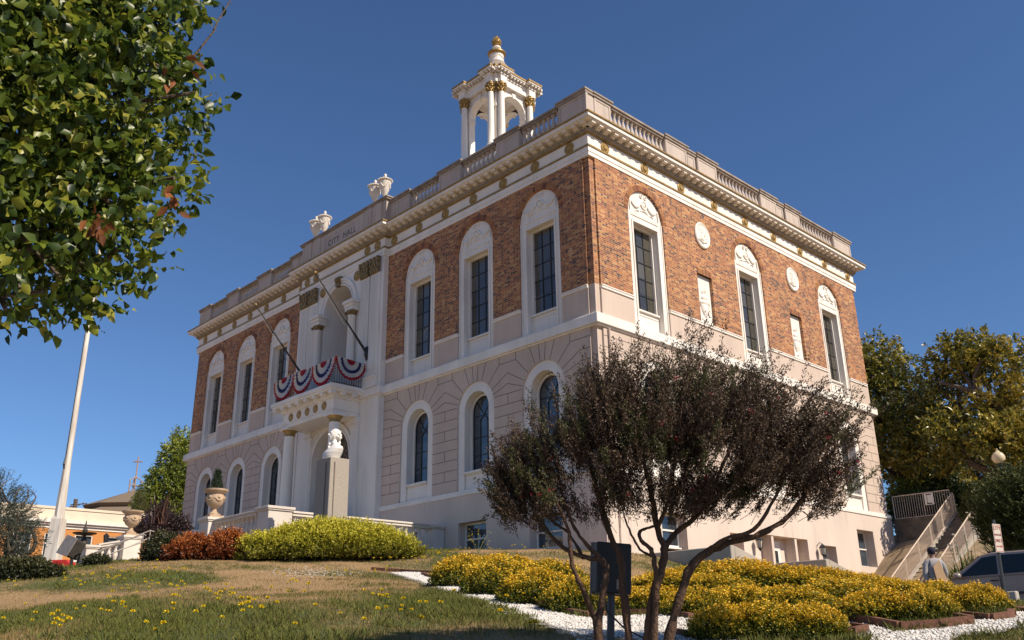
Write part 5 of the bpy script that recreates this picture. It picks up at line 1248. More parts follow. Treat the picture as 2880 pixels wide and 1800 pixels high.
# ================================================================ planting
M['bigleaf']=leafmat('glossy_green_leaf',[(0,(.018,.034,.006)),(.3,(.045,.08,.011)),(.55,(.11,.155,.018)),(.8,(.24,.28,.03)),(.97,(.40,.38,.06))],.38,.42,.45)
M['lepto']=leafmat('dusky_bronze_leaf',[(0,(.028,.016,.010)),(.4,(.078,.046,.028)),(.7,(.145,.095,.058)),(1,(.28,.195,.125))],.6,.28,.4)
M['leptop']=leafmat('olive_leaf',[(0,(.035,.038,.014)),(1,(.13,.125,.045))],.6,.28,.4)
M['redfl']=leafmat('crimson_petal',[(0,(.35,.01,.03)),(1,(.55,.03,.08))],.6,.2,.3)
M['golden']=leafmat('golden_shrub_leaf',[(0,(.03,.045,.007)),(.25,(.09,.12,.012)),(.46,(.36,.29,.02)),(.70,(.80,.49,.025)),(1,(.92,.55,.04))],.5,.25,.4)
M['golden2']=leafmat('yellow_green_leaf',[(0,(.05,.05,.01)),(.35,(.24,.23,.018)),(.7,(.52,.47,.035)),(1,(.66,.58,.07))],.55,.25,.35)
M['mag']=leafmat('magnolia_leaf',[(0,(.02,.03,.008)),(.3,(.085,.10,.018)),(.55,(.24,.21,.03)),(.8,(.44,.34,.05)),(1,(.55,.42,.09))],.35,.3,.5)
M['midgreen']=leafmat('mid_green_leaf',[(0,(.012,.022,.006)),(.5,(.05,.075,.014)),(1,(.16,.19,.035))],.5,.2,.4)
M['bright']=leafmat('bright_green_leaf',[(0,(.04,.055,.008)),(.5,(.15,.19,.02)),(1,(.36,.38,.05))],.45,.25,.4)
M['plum']=leafmat('dark_plum_leaf',[(0,(.012,.007,.009)),(1,(.07,.035,.035))],.5,.15,.4)
M['cedar']=leafmat('blue_grey_needles',[(0,(.02,.028,.02)),(.6,(.055,.068,.05)),(1,(.11,.12,.085))],.6,.1,.3)
M['junip']=leafmat('dark_green_needles',[(0,(.014,.022,.005)),(.6,(.055,.068,.012)),(1,(.14,.14,.03))],.6,.1,.3)
M['orangel']=leafmat('orange_red_leaf',[(0,(.06,.016,.006)),(.5,(.30,.075,.015)),(1,(.48,.17,.03))],.5,.2,.4)
M['roseb']=leafmat('dark_shrub_leaf',[(0,(.014,.018,.007)),(.6,(.045,.05,.015)),(1,(.10,.085,.03))],.5,.12,.4)
M['strap']=leafmat('strap_leaf',[(0,(.03,.05,.008)),(.6,(.10,.13,.02)),(1,(.24,.26,.06))],.4,.2,.5)
M['cordy']=leafmat('purple_strap_leaf',[(0,(.015,.006,.009)),(.6,(.045,.02,.02)),(1,(.13,.065,.045))],.4,.12,.5)
M['whitefl']=leafmat('white_petal',[(0,(.6,.57,.5)),(1,(.8,.76,.7))],.6,.2,.3)
M['yellowfl']=leafmat('yellow_petal',[(0,(.62,.44,.01)),(1,(.85,.66,.02))],.6,.15,.3)
M['pinkfl']=leafmat('pink_petal',[(0,(.4,.08,.2)),(1,(.6,.2,.35))],.6,.15,.3)
RT=np.array([CR.x,CR.y,0]); RT/=np.linalg.norm(RT); FW_=np.array([-RT[1],RT[0],0])
# ---- big-leaved street tree overhanging the upper left of the view
E1=[pell(*a) for a in [(60,60,200,180,4.9,1.0),(230,90,180,150,5.2,1.0),(400,60,150,110,5.0,.8),(500,40,80,70,5.0,.5),(455,190,105,105,4.9,.7),(550,260,55,45,4.9,.4),(330,280,170,130,5.1,.9),(110,300,190,160,4.8,1.0),
  (405,400,105,115,5.0,.7),(490,500,30,40,4.9,.35),(430,470,60,80,5.0,.5),(290,460,160,130,5.0,.8),(100,510,170,140,4.9,.9),(355,600,65,65,5.0,.5),(250,640,130,100,5.0,.7),(90,700,150,120,4.8,.8),(330,700,60,60,4.9,.4),(270,750,45,40,5.0,.3),(170,780,80,60,4.9,.5),(60,820,75,70,4.8,.5),(15,870,40,40,4.8,.3),(120,820,50,35,4.8,.3),
  (-300,300,350,500,5.0,1.6),(-100,-200,500,200,5.2,1.5)]]
rng=np.random.default_rng(11)
base=(5.0,-21.5,gz(6,-21)[0]); st_=empty('street_tree',base,'leafy street tree with large glossy green leaves hanging into the upper left corner','tree')
n=9500; P,v,idx,C_=ellpts(rng,E1,n); keep=np.array([mn.noise(Vector(p)*2.6)>-.20 for p in P.tolist()]); P=P[keep];v=v[keep]; n=len(P)
ax=v*np.array([1,1,.5])+rng.normal(size=(n,3))*.4; ax/=np.linalg.norm(ax,axis=1,keepdims=True)
PP,D,t=sprigs(rng,P,ax,4,.65,.13); D[:,2]-=.35
tint=np.clip(.5+rng.normal(size=len(PP))*.25,0,1)
brown=rng.random(len(PP))<.0; sz=.5+.75*rng.random(len(PP))
leaves('crown',PP,D,.072*sz,.050*sz,tint,M['bigleaf'],st_,rng,1,.35)
dead=leafmat('withered_brown_leaf',[(0,(.10,.035,.012)),(1,(.25,.09,.03))],.7,.15,.2)
for U,V,k in ((272,635,16),(478,560,9),(560,190,3),(475,205,3)):
    c=np.array(at(U,V,4.55)); Pd=c+rng.normal(size=(k,3))*.028; leaves('withered_leaves',Pd,rng.normal(size=(k,3))+np.array([0,0,-.8]),.075,.04,rng.random(k),dead,st_,rng,1)
w=MB(); B=Vector(base); fk=Vector((4.6,-20.6,-3.0)); fk=Vector(at(-700,300,6.5)); limb(w,(fk.x,fk.y,gz(fk.x,fk.y)[0]-.2),fk,.16,.13,rng,.04,6,10)
for e in E1:
    c=Vector(e[0]); limb(w,fk,c,.045,.010,rng,.1,8,6)
    for k in range(5):
        q_=P[rng.integers(len(P))]; q_=Vector(q_)
        if (q_-c).length<.7: limb(w,c,q_,.008,.003,rng,.15,4,4)
tw=[at(598,92,4.9),at(615,55,4.9),at(640,15,4.9),at(652,-10,4.9)]; w.tube([at(520,190,4.95)]+tw,[.008,.006,.005,.004,.003],5)
for i in range(3): p=tw[i+0]; w.tube([p,Vector(p)+Vector((.01,.02,.03))],[.004,.001],4)
w.build('trunk',M['bark'],st_,smooth=True,fix=False)
# ---- dark multi-stemmed tree in the foreground
DD=7.6
E2=[pell(*a) for a in [(1480,1340,90,90,DD,.3),(1570,1270,110,120,DD,.4),(1660,1180,90,110,DD,.4),(1740,1290,150,150,DD,.5),(1780,1140,100,100,DD,.45),(1870,1210,120,140,DD,.5),(1965,1095,85,105,DD,.4),(1980,1290,190,160,DD,.65),(2080,1180,100,105,DD,.45),(2140,1330,180,115,DD,.6),(2220,1230,100,95,DD,.4),(2270,1315,120,85,DD,.45),(2350,1245,60,65,DD,.3),(2330,1370,85,50,DD,.3),(2200,1420,110,45,DD,.3),(1620,1415,120,60,DD,.35),(1840,1425,160,50,DD,.4),(1440,1420,45,50,DD,.2),(1500,1430,80,55,DD,.3),(1430,1350,40,60,DD,.2),(1560,1465,80,30,DD,.25),(1700,1445,90,35,DD,.3),(1960,1445,110,35,DD,.35),(2260,1440,90,35,DD,.25),(1410,1390,35,60,DD,.2),(1450,1470,45,35,DD,.2),(1520,1505,45,22,DD,.2)]]
rng=np.random.default_rng(23)
gb=at(1720,1850,DD); gbz=gz(gb.x,gb.y)[0]; tr_=empty('dark_leaved_tree',(gb.x,gb.y,gbz),'dark bronze leaved multi-stemmed small tree with a few red flowers, standing on the gravel','tree')
def pth(*pts): return [at(u,v,DD+o) for u,v,o in pts]
stems=[ (pth((1690,1860,0),(1683,1760,0),(1700,1640,.02),(1706,1600,.05),(1690,1573,.05),(1650,1568,.05),(1570,1530,.1),(1500,1440,.1)),[.040,.036,.030,.027,.024,.020,.018,.012]),
 (pth((1690,1850,0),(1672,1740,0),(1640,1660,-.1),(1610,1590,-.15),(1600,1500,-.15),(1560,1400,-.2)),[.03,.026,.02,.018,.014,.01]),
 (pth((1770,1860,.1),(1765,1750,.1),(1750,1640,.1),(1745,1575,.1),(1715,1500,.1),(1690,1420,.1),(1660,1300,.15),(1640,1180,.15)),[.034,.032,.03,.029,.027,.024,.018,.008]),
 (pth((1820,1870,.05),(1825,1760,.05),(1840,1670,.05),(1860,1600,.05),(1868,1545,.05),(1850,1490,.05),(1830,1380,0),(1800,1250,0),(1780,1120,0)),[.042,.040,.038,.034,.032,.027,.022,.014,.006]),
 (pth((1835,1870,.0),(1840,1760,.0),(1845,1660,-.02),(1842,1590,-.04),(1830,1545,-.04),(1800,1515,-.04),(1805,1490,-.04),(1840,1480,-.04)),[.034,.032,.027,.022,.018,.016,.013,.010]),
 (pth((1868,1545,.05),(1900,1500,.1),(1960,1450,.1),(2010,1360,.15),(2060,1240,.2),(2110,1100,.2)),[.026,.022,.018,.015,.010,.005]),
 (pth((1865,1880,0),(1890,1760,0),(1925,1640,.0),(1960,1575,0),(2040,1530,0),(2140,1500,.05),(2230,1440,.1),(2300,1330,.1),(2350,1200,.15)),[.044,.041,.038,.034,.030,.026,.020,.014,.006]),
 (pth((1985,1560,0),(2040,1515,-.1),(2120,1490,-.1),(2180,1400,-.15),(2230,1280,-.2)),[.022,.018,.016,.012,.006]),
 (pth((1640,1568,.05),(1600,1500,.2),(1560,1470,.25),(1500,1400,.25)),[.014,.012,.010,.006]),
 (pth((1690,1573,.05),(1640,1520,0),(1600,1450,0),(1560,1300,0)),[.018,.015,.012,.006]),
 (pth((1850,1490,.05),(1880,1400,-.1),(1900,1280,-.2),(1920,1130,-.2)),[.018,.014,.010,.005]),
 (pth((1845,1570,.0),(1800,1545,-.05),(1770,1490,-.05),(1750,1430,-.05)),[.012,.010,.008,.005])]
w=MB()
for pts,rad in stems:
    # smooth and roughen
    pp=[];rr=[]
    for i in range(len(pts)-1):
        p0=pts[max(0,i-1)];p1=pts[i];p2=pts[i+1];p3=pts[min(len(pts)-1,i+2)]
        for k in range(5):
            t=k/5; q_=.5*((2*p1)+(p2-p0)*t+(2*p0-5*p1+4*p2-p3)*t*t+(3*p1-p0-3*p2+p3)*t**3); pp.append(q_+Vector((rng.normal(size=3)*.003).tolist())); rr.append((rad[i]+(rad[i+1]-rad[i])*t)*(1+.10*rng.normal()))
    pp.append(pts[-1]); rr.append(rad[-1]); w.tube(pp,rr,10)
w2=MB()
n=5000; P,v,idx,C_=ellpts(rng,E2,n)
kk=np.array([mn.noise(Vector(p)*2.9+Vector((9,4,2))) for p in P.tolist()])>-.16; P=P[kk]; n=len(P)
# twigs radiate away from the fork
fork=np.array(at(1840,1560,DD)); ax=P-fork; ax/=np.linalg.norm(ax,axis=1,keepdims=True); ax=ax*.8+np.array([0,0,.75])+rng.normal(size=ax.shape)*.36+RT*.15; ax/=np.linalg.norm(ax,axis=1,keepdims=True)
TLn=.12+.20*rng.random(n)
# longer plumes along the top and the right-hand side
el=np.array([(Vector(p)-CAM).dot(CU) for p in P.tolist()]); top=el>np.quantile(el,.72); TLn=np.where(top,TLn*1.35,TLn)
for i in range(0,n,5):
    a=Vector(P[i]); b_=a+Vector(ax[i]*TLn[i]); w2.tube([a-Vector(ax[i])*.08,a.lerp(b_,.5)+Vector((rng.normal(size=3)*.006).tolist()),b_],[.0025,.0018,.001],3,False)
for e in E2:
    c=Vector(e[0]); fk=Vector(fork)
    for k in range(6):
        q_=Vector(P[rng.integers(n)])
        if (q_-c).length<.6: limb(w2,c,q_,.007,.003,rng,.15,4,4)
w.build('trunk',M['barkred'],tr_,smooth=True,fix=False); w2.build('twigs',M['barkred'],tr_,fix=False)
ns=78; PPa=np.repeat(P,ns,0); A_=np.repeat(ax,ns,0); t=rng.random((len(PPa),1))**.8; TL=np.repeat(TLn,ns)[:,None]
PPa=PPa+A_*t*TL+rng.normal(size=PPa.shape)*.012; D=A_*.75+rng.normal(size=PPa.shape)*.55
cl=np.array([mn.noise(Vector(p)*3.2) for p in P.tolist()]); ol=np.repeat(cl>.26,ns)
tint=np.clip(.45+rng.normal(size=len(PPa))*.22+np.repeat(cl,ns)*.3,0,1)
leaves('crown',PPa[~ol],D[~ol],.020+.012*rng.random((~ol).sum()),.0085,tint[~ol],M['lepto'],tr_,rng,0)
leaves('olive_foliage',PPa[ol],D[ol],.020+.012*rng.random(ol.sum()),.0088,tint[ol],M['leptop'],tr_,rng,0)
k=rng.choice(n,60,False); Pf=np.repeat(P[k]+ax[k]*.06,9,0)+rng.normal(size=(540,3))*.010; Pf=Pf-FW_*.10
leaves('red_flowers',Pf,rng.normal(size=(540,3)),.012,.010,rng.random(540),M['redfl'],tr_,rng,0)
# ---- golden shrubs in the timber-edged beds (two prototypes, copied)
def shrub_proto(name,seed,mt,nsp,ns,ll,lw,label,group,S3=(1,1,1),h0=.55,spike=.16,top=.8,bot=.1,jit=.12,cat='shrub'):
    rng=np.random.default_rng(seed); root=empty(name,(0,0,0),label,cat,group)
    u=rng.normal(size=(nsp,3)); u[:,2]=np.abs(u[:,2])*1.0; u/=np.linalg.norm(u,axis=1,keepdims=True); r=rng.random((nsp,1))**.25
    lump=np.array([1+.16*mn.noise(Vector(p)*2.2+Vector((seed,0,0)))+.10*mn.noise(Vector(p)*5+Vector((0,seed,0))) for p in u.tolist()])[:,None]
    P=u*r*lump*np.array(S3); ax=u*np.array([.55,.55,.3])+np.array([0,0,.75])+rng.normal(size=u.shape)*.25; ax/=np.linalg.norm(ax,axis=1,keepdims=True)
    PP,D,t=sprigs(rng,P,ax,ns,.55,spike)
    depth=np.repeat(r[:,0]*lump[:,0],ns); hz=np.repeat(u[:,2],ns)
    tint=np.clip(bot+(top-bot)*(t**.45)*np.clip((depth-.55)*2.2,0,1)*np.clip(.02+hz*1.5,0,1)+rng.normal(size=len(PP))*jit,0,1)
    leaves('foliage',PP,D,ll*(.7+.6*rng.random(len(PP))),lw,tint,mt,root,rng,0)
    w=MB(); 
    for i in range(14):
        q_=Vector(P[rng.integers(nsp)])*.85; limb(w,(q_.x*.15,q_.y*.15,-.1*S3[2]),q_,.028,.008,rng,.08,4,5)
    w.build('stems',M['bark'],root,fix=False); return root
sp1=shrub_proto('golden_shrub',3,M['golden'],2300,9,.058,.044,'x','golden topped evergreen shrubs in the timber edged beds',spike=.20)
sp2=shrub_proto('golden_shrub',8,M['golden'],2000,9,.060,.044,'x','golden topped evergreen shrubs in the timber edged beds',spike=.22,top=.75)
beds=[(1300,1652,90,1556,'golden topped shrub at the far left tip of the timber edged bed'),(1405,1676,100,1562,'golden topped shrub second from the left along the front timber edge'),(1520,1704,105,1592,'golden topped shrub third from the left along the front timber edge'),(1625,1726,90,1614,'golden topped shrub left of the black floodlight, against the timber corner'),
 (1400,1622,110,1556,'low golden shrub in the second row near the basement window with the blinds'),(1540,1645,110,1570,'golden shrub in the second row behind the thin left stem of the dark tree'),(1850,1722,105,1640,'golden shrub between the two right stems of the dark tree'),(1975,1735,95,1655,'golden shrub just right of the thick right stem, behind the frontmost shrub'),
 (1900,1668,105,1594,'golden shrub in the third row beneath the fork of the dark tree'),(2030,1674,100,1606,'golden shrub in the third row right of the tree, below the ramp wall'),(2110,1640,120,1568,'darker, sparser golden shrub directly below the concrete ramp wall'),(2230,1652,110,1590,'golden shrub below the side entrance door'),
 (2110,1722,110,1652,'golden shrub in the middle row behind the frontmost clump, left half'),(2255,1730,110,1660,'golden shrub in the middle row behind the frontmost clump, right half'),(2055,1806,95,1716,'leftmost of the three frontmost golden shrubs, on the curved timber edge'),(2185,1818,120,1704,'largest and frontmost golden shrub, at the bottom edge of the photo'),(2315,1806,90,1712,'rightmost of the three frontmost golden shrubs beside the white gravel'),
 (2385,1700,110,1618,'golden shrub in the middle bed below the second lantern'),(2520,1752,115,1664,'golden shrub inside the V shaped timber corner'),(2640,1752,75,1672,'small golden shrub at the right end of the V shaped timber edge'),(2560,1700,100,1640,'golden shrub in front of the foot of the stair railing'),(2690,1712,85,1652,'golden shrub below the person carrying cardboard'),(2785,1728,70,1656,'rightmost golden shrub, next to the sign post'),
 (2470,1672,100,1612,'dull golden shrub in the back row below the basement corner window'),(2360,1650,90,1592,'dull golden shrub in the back row below the side entrance window'),
 (2010,1645,110,1578,'golden shrub in the back row directly left of the shorter ramp wall'),(2180,1640,110,1580,'golden shrub in the back row in front of the side entrance posts'),(2300,1650,100,1590,'golden shrub in the back row under the second lantern'),(2440,1658,90,1606,'golden shrub in the back row right of the lantern shrub'),(2540,1668,90,1628,'golden shrub in the back row at the foot of the dirt bank')]
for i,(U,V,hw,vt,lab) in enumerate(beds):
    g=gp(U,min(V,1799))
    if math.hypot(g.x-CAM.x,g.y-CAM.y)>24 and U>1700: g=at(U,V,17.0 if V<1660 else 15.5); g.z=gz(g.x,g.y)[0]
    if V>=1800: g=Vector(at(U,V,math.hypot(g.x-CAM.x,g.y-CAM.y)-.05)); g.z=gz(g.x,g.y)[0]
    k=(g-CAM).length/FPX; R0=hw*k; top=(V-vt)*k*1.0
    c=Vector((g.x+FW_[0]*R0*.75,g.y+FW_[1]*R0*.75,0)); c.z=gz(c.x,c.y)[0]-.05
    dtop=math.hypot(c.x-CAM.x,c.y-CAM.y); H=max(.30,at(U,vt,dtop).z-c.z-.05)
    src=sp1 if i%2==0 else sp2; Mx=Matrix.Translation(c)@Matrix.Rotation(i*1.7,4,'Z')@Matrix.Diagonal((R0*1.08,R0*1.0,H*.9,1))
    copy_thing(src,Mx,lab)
for s_ in (sp1,sp2):
    for ch_ in list(s_.children): bpy.data.objects.remove(ch_)
    bpy.data.objects.remove(s_)
# timber edging
M['timber']=mat('red_brown_timber',(.20,.085,.05),.85,.2,8,streak=.3,bump=.4,bscale=30)
def timber(pix,lab,h=.06,w_=.03):
    pts=[gp(u,v) for u,v in pix]; q=MB()
    for a,b in zip(pts,pts[1:]):
        d=Vector((b.x-a.x,b.y-a.y,0)); nn=max(1,int(d.length/.5)); d=d.normalized(); n_=Vector((-d.y,d.x,0))*w_
        for i in range(nn):
            p=a.lerp(b,i/nn); r=a.lerp(b,(i+1)/nn); vs=[]
            for x in (p,r):
                z=gz(x.x,x.y)[0]
                for sg in (-1,1):
                    for zz in (z-.1,z+h): vs.append((x.x+n_.x*sg,x.y+n_.y*sg,zz))
            q.add(vs,[(0,1,3,2),(4,6,7,5),(0,4,5,1),(2,3,7,6),(0,2,6,4),(1,5,7,3)])
    tag(q.build('timber_edging',M['timber'],None),lab,'edging','red brown timber edging round the shrub beds')
timber([(1188,1618),(1300,1645),(1400,1674),(1520,1706),(1660,1738),(1770,1730),(1880,1728),(1945,1742)],'long red brown timber edging along the front of the left shrub bed')
timber([(1045,1603),(1130,1608),(1235,1614)],'short red brown timber edging at the top of the gravel strip')
timber([(1520,1618),(1570,1620),(1680,1624)],'thin timber edging glimpsed between the shrubs left of the black floodlight')
timber([(1900,1788),(1960,1797),(2050,1799.5)],'curved timber edging at the bottom edge beside the frontmost shrub')
timber([(2380,1752),(2460,1762),(2535,1778),(2640,1770),(2735,1758),(2690,1750)],'V shaped red brown timber edging on the white gravel',.075)
timber([(2360,1790),(2400,1789),(2438,1779),(2400,1772)],'short timber corner right of the frontmost shrub, at the bottom edge',.06)
timber([(2680,1738),(2790,1748),(2850,1740),(2846,1733)],'right-hand timber edging below the sign post',.06)
timber([(2815,1716),(2860,1722),(2900,1727)],'thin timber edge where the lawn begins at the far right',.05)
# white gravel
M['gravelbed']=mat('pale_gravel_base',(.50,.46,.41),.95,.35,40,bump=.8,bscale=60); M['stone']=leafmat('white_marble_chip',[(0,(.42,.38,.33)),(.4,(.64,.60,.55)),(1,(.80,.77,.72))],.8,0,.3)
polys=[[(1100,1612),(1185,1606),(1190,1622),(1300,1650),(1400,1680),(1520,1712),(1660,1743),(1700,1738),(1760,1736),(1880,1733),(1950,1748),(2000,1760),(2080,1790),(2060,1799.9),(1660,1799.9),(1600,1785),(1500,1745),(1420,1718),(1290,1678),(1180,1636)],
 [(2330,1740),(2400,1752),(2520,1784),(2640,1776),(2745,1762),(2700,1745),(2800,1752),(2855,1745),(2850,1728),(2900,1730),(2900,1768),(2800,1778),(2680,1795),(2620,1799.9),(2440,1799.9),(2445,1780),(2380,1768)]]
def inpoly(x,y,p):
    c=np.zeros(len(x),bool); j=len(p)-1
    for i in range(len(p)):
        xi,yi=p[i];xj,yj=p[j]; t=((yi>y)!=(yj>y))&(x<(xj-xi)*(y-yi)/(yj-yi+1e-12)+xi); c^=t; j=i
    return c
def gpt(u,v):
    g=gp(u,v)
    if v>=1799: g=g+(Vector((CAM.x-g.x,CAM.y-g.y,0)).normalized())*.9
    return (g.x,g.y)
gpolys=[[gpt(u,v) for u,v in pl] for pl in polys]
# continue the gravel a little below the frame
rng=np.random.default_rng(4)
octv=np.array([(1,0,0),(-1,0,0),(0,1,0),(0,-1,0),(0,0,1),(0,0,-1)],float); octf=np.array([(0,2,4),(2,1,4),(1,3,4),(3,0,4),(2,0,5),(1,2,5),(3,1,5),(0,3,5)])
SX=[];SY=[]
for pl in gpolys:
    pa=np.array(pl); lo=pa.min(0);hi=pa.max(0); area=(hi-lo).prod(); m_=int(area*1700); x=rng.uniform(lo[0],hi[0],m_); y=rng.uniform(lo[1],hi[1],m_); k=inpoly(x,y,pl); SX.append(x[k]);SY.append(y[k])
SX=np.concatenate(SX);SY=np.concatenate(SY); d_=np.hypot(SX-CAM.x,SY-CAM.y); kp=rng.random(len(SX))<np.clip(11/d_,0,1); SX=SX[kp];SY=SY[kp]
n=min(len(SX),34000); SX=SX[:n];SY=SY[:n]; SZ=gz(SX,SY)+.012
Rr=.011+.011*rng.random(n)
V3=octv[None]*(.6+.7*rng.random((n,6,1)))*Rr[:,None,None]*np.array([1.15,1,.75]); th=rng.random(n)*2*PI; ct,s_t=np.cos(th)[:,None],np.sin(th)[:,None]
V3=np.stack([V3[:,:,0]*ct-V3[:,:,1]*s_t,V3[:,:,0]*s_t+V3[:,:,1]*ct,V3[:,:,2]],2)+np.stack([SX,SY,SZ],1)[:,None,:]
me=bpy.data.meshes.new('gravel'); me.vertices.add(n*6); me.vertices.foreach_set('co',V3.reshape(-1).astype(np.float32)); Fg=(octf[None]+(np.arange(n)*6)[:,None,None]).reshape(-1)
me.loops.add(len(Fg)); me.loops.foreach_set('vertex_index',Fg.astype(np.int32)); me.polygons.add(len(Fg)//3); me.polygons.foreach_set('loop_start',(np.arange(len(Fg)//3)*3).astype(np.int32))
a=me.attributes.new('tint','FLOAT','POINT'); a.data.foreach_set('value',np.repeat(rng.random(n)*.8+.1,6).astype(np.float32)); me.update(calc_edges=True); me.materials.append(M['stone'])
tag(link(bpy.data.objects.new('gravel',me)),kind='stuff',label='white marble gravel between the timber edgings')
for i,pl in enumerate(gpolys):
    # base sheet under the stones
    pa=np.array(pl); lo=pa.min(0);hi=pa.max(0); xs=np.arange(lo[0],hi[0],.12); ys=np.arange(lo[1],hi[1],.12); X,Y=np.meshgrid(xs,ys,indexing='ij'); ins=inpoly(X.ravel(),Y.ravel(),pl).reshape(X.shape); Z=gz(X.ravel(),Y.ravel()).reshape(X.shape)+.014
    vid=np.arange(X.size).reshape(X.shape); f=[]
    for a_ in range(len(xs)-1):
        for b_ in range(len(ys)-1):
            if ins[a_,b_] or ins[a_+1,b_] or ins[a_,b_+1] or ins[a_+1,b_+1]: f.append((vid[a_,b_],vid[a_+1,b_],vid[a_+1,b_+1],vid[a_,b_+1]))
    me=bpy.data.meshes.new('gravel_path'); me.from_pydata(np.stack([X.ravel(),Y.ravel(),Z.ravel()],1).tolist(),[],[tuple(int(c) for c in q_) for q_ in f]); me.materials.append(M['gravelbed']); o=bpy.data.objects.new('gravel_path',me); link(o); tag(o,kind='structure')
# ---- grass blades, dandelions
rng=np.random.default_rng(9)
n=430000; az=rng.uniform(-.62,.62,n); dd=7.0+26*rng.random(n)**1.5
ang=YAW+az*1.0; X=CAM.x+np.sin(ang)*dd; Y=CAM.y+np.cos(ang)*dd
ok=(Y<-.1)|(X>.2); ok&=~((X<-7.7)&(Y>-7.6)); ok&=~((X>6.8)&(Y>-2.2)); ok&=(Y>-20.1)
for pl in gpolys: ok&=~inpoly(X,Y,pl)
X=X[ok];Y=Y[ok];dd=dd[ok]
gr=np.array([green(x,y) for x,y in zip(X.tolist(),Y.tolist())]); k=rng.random(len(X))<(.30+.70*gr); X=X[k];Y=Y[k];gr=gr[k];dd=dd[k]
Z=gz(X,Y)+np.array([mn.fractal(Vector((x*.8,y*.8,0)),1,2,3)*.035 for x,y in zip(X.tolist(),Y.tolist())])-.005
m_=len(X); D=np.stack([rng.normal(size=m_)*.45,rng.normal(size=m_)*.45,np.ones(m_)],1)
M['grass']=leafmat('grass_blade',[(0,(.40,.265,.125)),(.3,(.30,.205,.08)),(.5,(.17,.15,.045)),(.72,(.12,.125,.03)),(1,(.16,.175,.035))],.7,.25,.25)
tint=np.clip(gr+rng.normal(size=m_)*.17,0,1); hgt=(.022+.042*gr+.02*rng.random(m_))*(.7+.6*rng.random(m_))
go=leaves('grass',np.stack([X,Y,Z],1),D,hgt,.004+.00045*dd,tint,M['grass'],None,rng,2); tag(go,kind='stuff',label='patchy dry and green grass of the sloping lawn')
# tufts of taller weeds
k=rng.choice(m_,1500,p=(gr**3)/(gr**3).sum()); tx=np.repeat(X[k],26)+rng.normal(size=1500*26)*.05; ty=np.repeat(Y[k],26)+rng.normal(size=1500*26)*.05; Dt=np.stack([rng.normal(size=len(tx))*.6,rng.normal(size=len(tx))*.6,np.ones(len(tx))*.8],1)
wo=leaves('weeds',np.stack([tx,ty,gz(tx,ty)],1),Dt,.07+.05*rng.random(len(tx)),.011,np.clip(.78+rng.normal(size=len(tx))*.12,0,1),M['grass'],None,rng,0); tag(wo,kind='stuff',label='tufts of taller green weeds in the lawn')
dn=MB(); dn.tube([(0,0,0),(.005,0,.06),(0,.004,.11)],[.0025,.002,.002],4); 
dr=empty('dandelion',(0,0,0),'small yellow dandelion flower on a thin stalk in the sloping lawn','flower','dandelions in the lawn')
M['stalk']=mat('flower_stalk',(.10,.13,.04),.7,.1,10); dn.build('stalk',M['stalk'],dr,fix=False)
rg=np.random.default_rng(2); a_=rg.random(44)*2*PI; u_=rg.random(44)*1.0; Dd=np.stack([np.cos(a_)*np.cos(u_),np.sin(a_)*np.cos(u_),np.sin(u_)],1); leaves('flower_head',np.tile([[0,.004,.11]],(44,1)),Dd,.021,.010,rg.random(44),M['yellowfl'],dr,rg,0,.9)
# where they cluster (photograph positions turned into points of the slope), then loose ones
cl=[(290,1640,110,16,46),(420,1612,120,8,34),(600,1562,120,7,34),(740,1566,60,6,12),(1250,1570,60,12,50),(1110,1585,110,10,22),(560,1690,130,14,26),(480,1665,120,10,10),(160,1780,70,18,24),(700,1730,60,14,20),(620,1680,60,8,12),(1080,1700,80,16,14),(1160,1735,70,12,9),(840,1660,30,8,8),(320,1730,80,20,12),(470,1770,150,20,16),(900,1620,120,10,12),(1020,1622,60,5,10),(60,1700,50,30,8),(1400,1552,130,5,24)]
spots=[]
rr=random.Random(31)
dl=['in the large cluster on the left rise of the lawn','in the flower band at the foot of the left stone pier','along the base of the orange shrubs','between the orange shrubs and the yellow green shrub','in the dense patch at the left end of the golden beds','in the upper lawn between the wide shrub and the timber edge','in the middle of the left lawn','among the green patch at centre left','in the near lower left corner of the lawn','in the group below the middle of the left lawn','in the small group above the lower left green patch','left of the white gravel, mid slope','just below the tip of the white gravel','in the small group right of the clover patch','in the lower left green patch','along the bottom of the left lawn','around the white clover patch','close above the white clover patch','at the left edge of the lawn','along the wall base above the golden beds']
rr=random.Random(31)
for (U,V,su,sv,c),ph_ in zip(cl,dl):
    for _ in range(c): spots.append((U+rr.gauss(0,su*.6),min(1796,V+rr.gauss(0,sv*.9)),'yellow dandelion flower '+ph_))
for _ in range(60):
    u_=rr.uniform(0,1500); spots.append((u_,rr.uniform(1620,1795),'lone yellow dandelion flower on the open '+('left' if u_<750 else 'central')+' part of the lawn'))
rr.shuffle(spots)
ct=0
for u,v,lb in spots[:298]:
    g=gp(u,v,36)
    if (g-CAM).length<5.5 or (g-CAM).length>34: continue
    bz_=gz(g.x,g.y)[0]; dq=inst(dr,None,Matrix.Translation((g.x,g.y,bz_-.02+rr.uniform(-.02,.02)))@Matrix.Rotation(rr.random()*6,4,'Z')@Matrix.Rotation(rr.uniform(-.25,.25),4,'X')@Matrix.Scale(rr.uniform(1.0,1.6),4)); dq['label']=lb; ct+=1
for ch_ in list(dr.children): bpy.data.objects.remove(ch_)
bpy.data.objects.remove(dr)
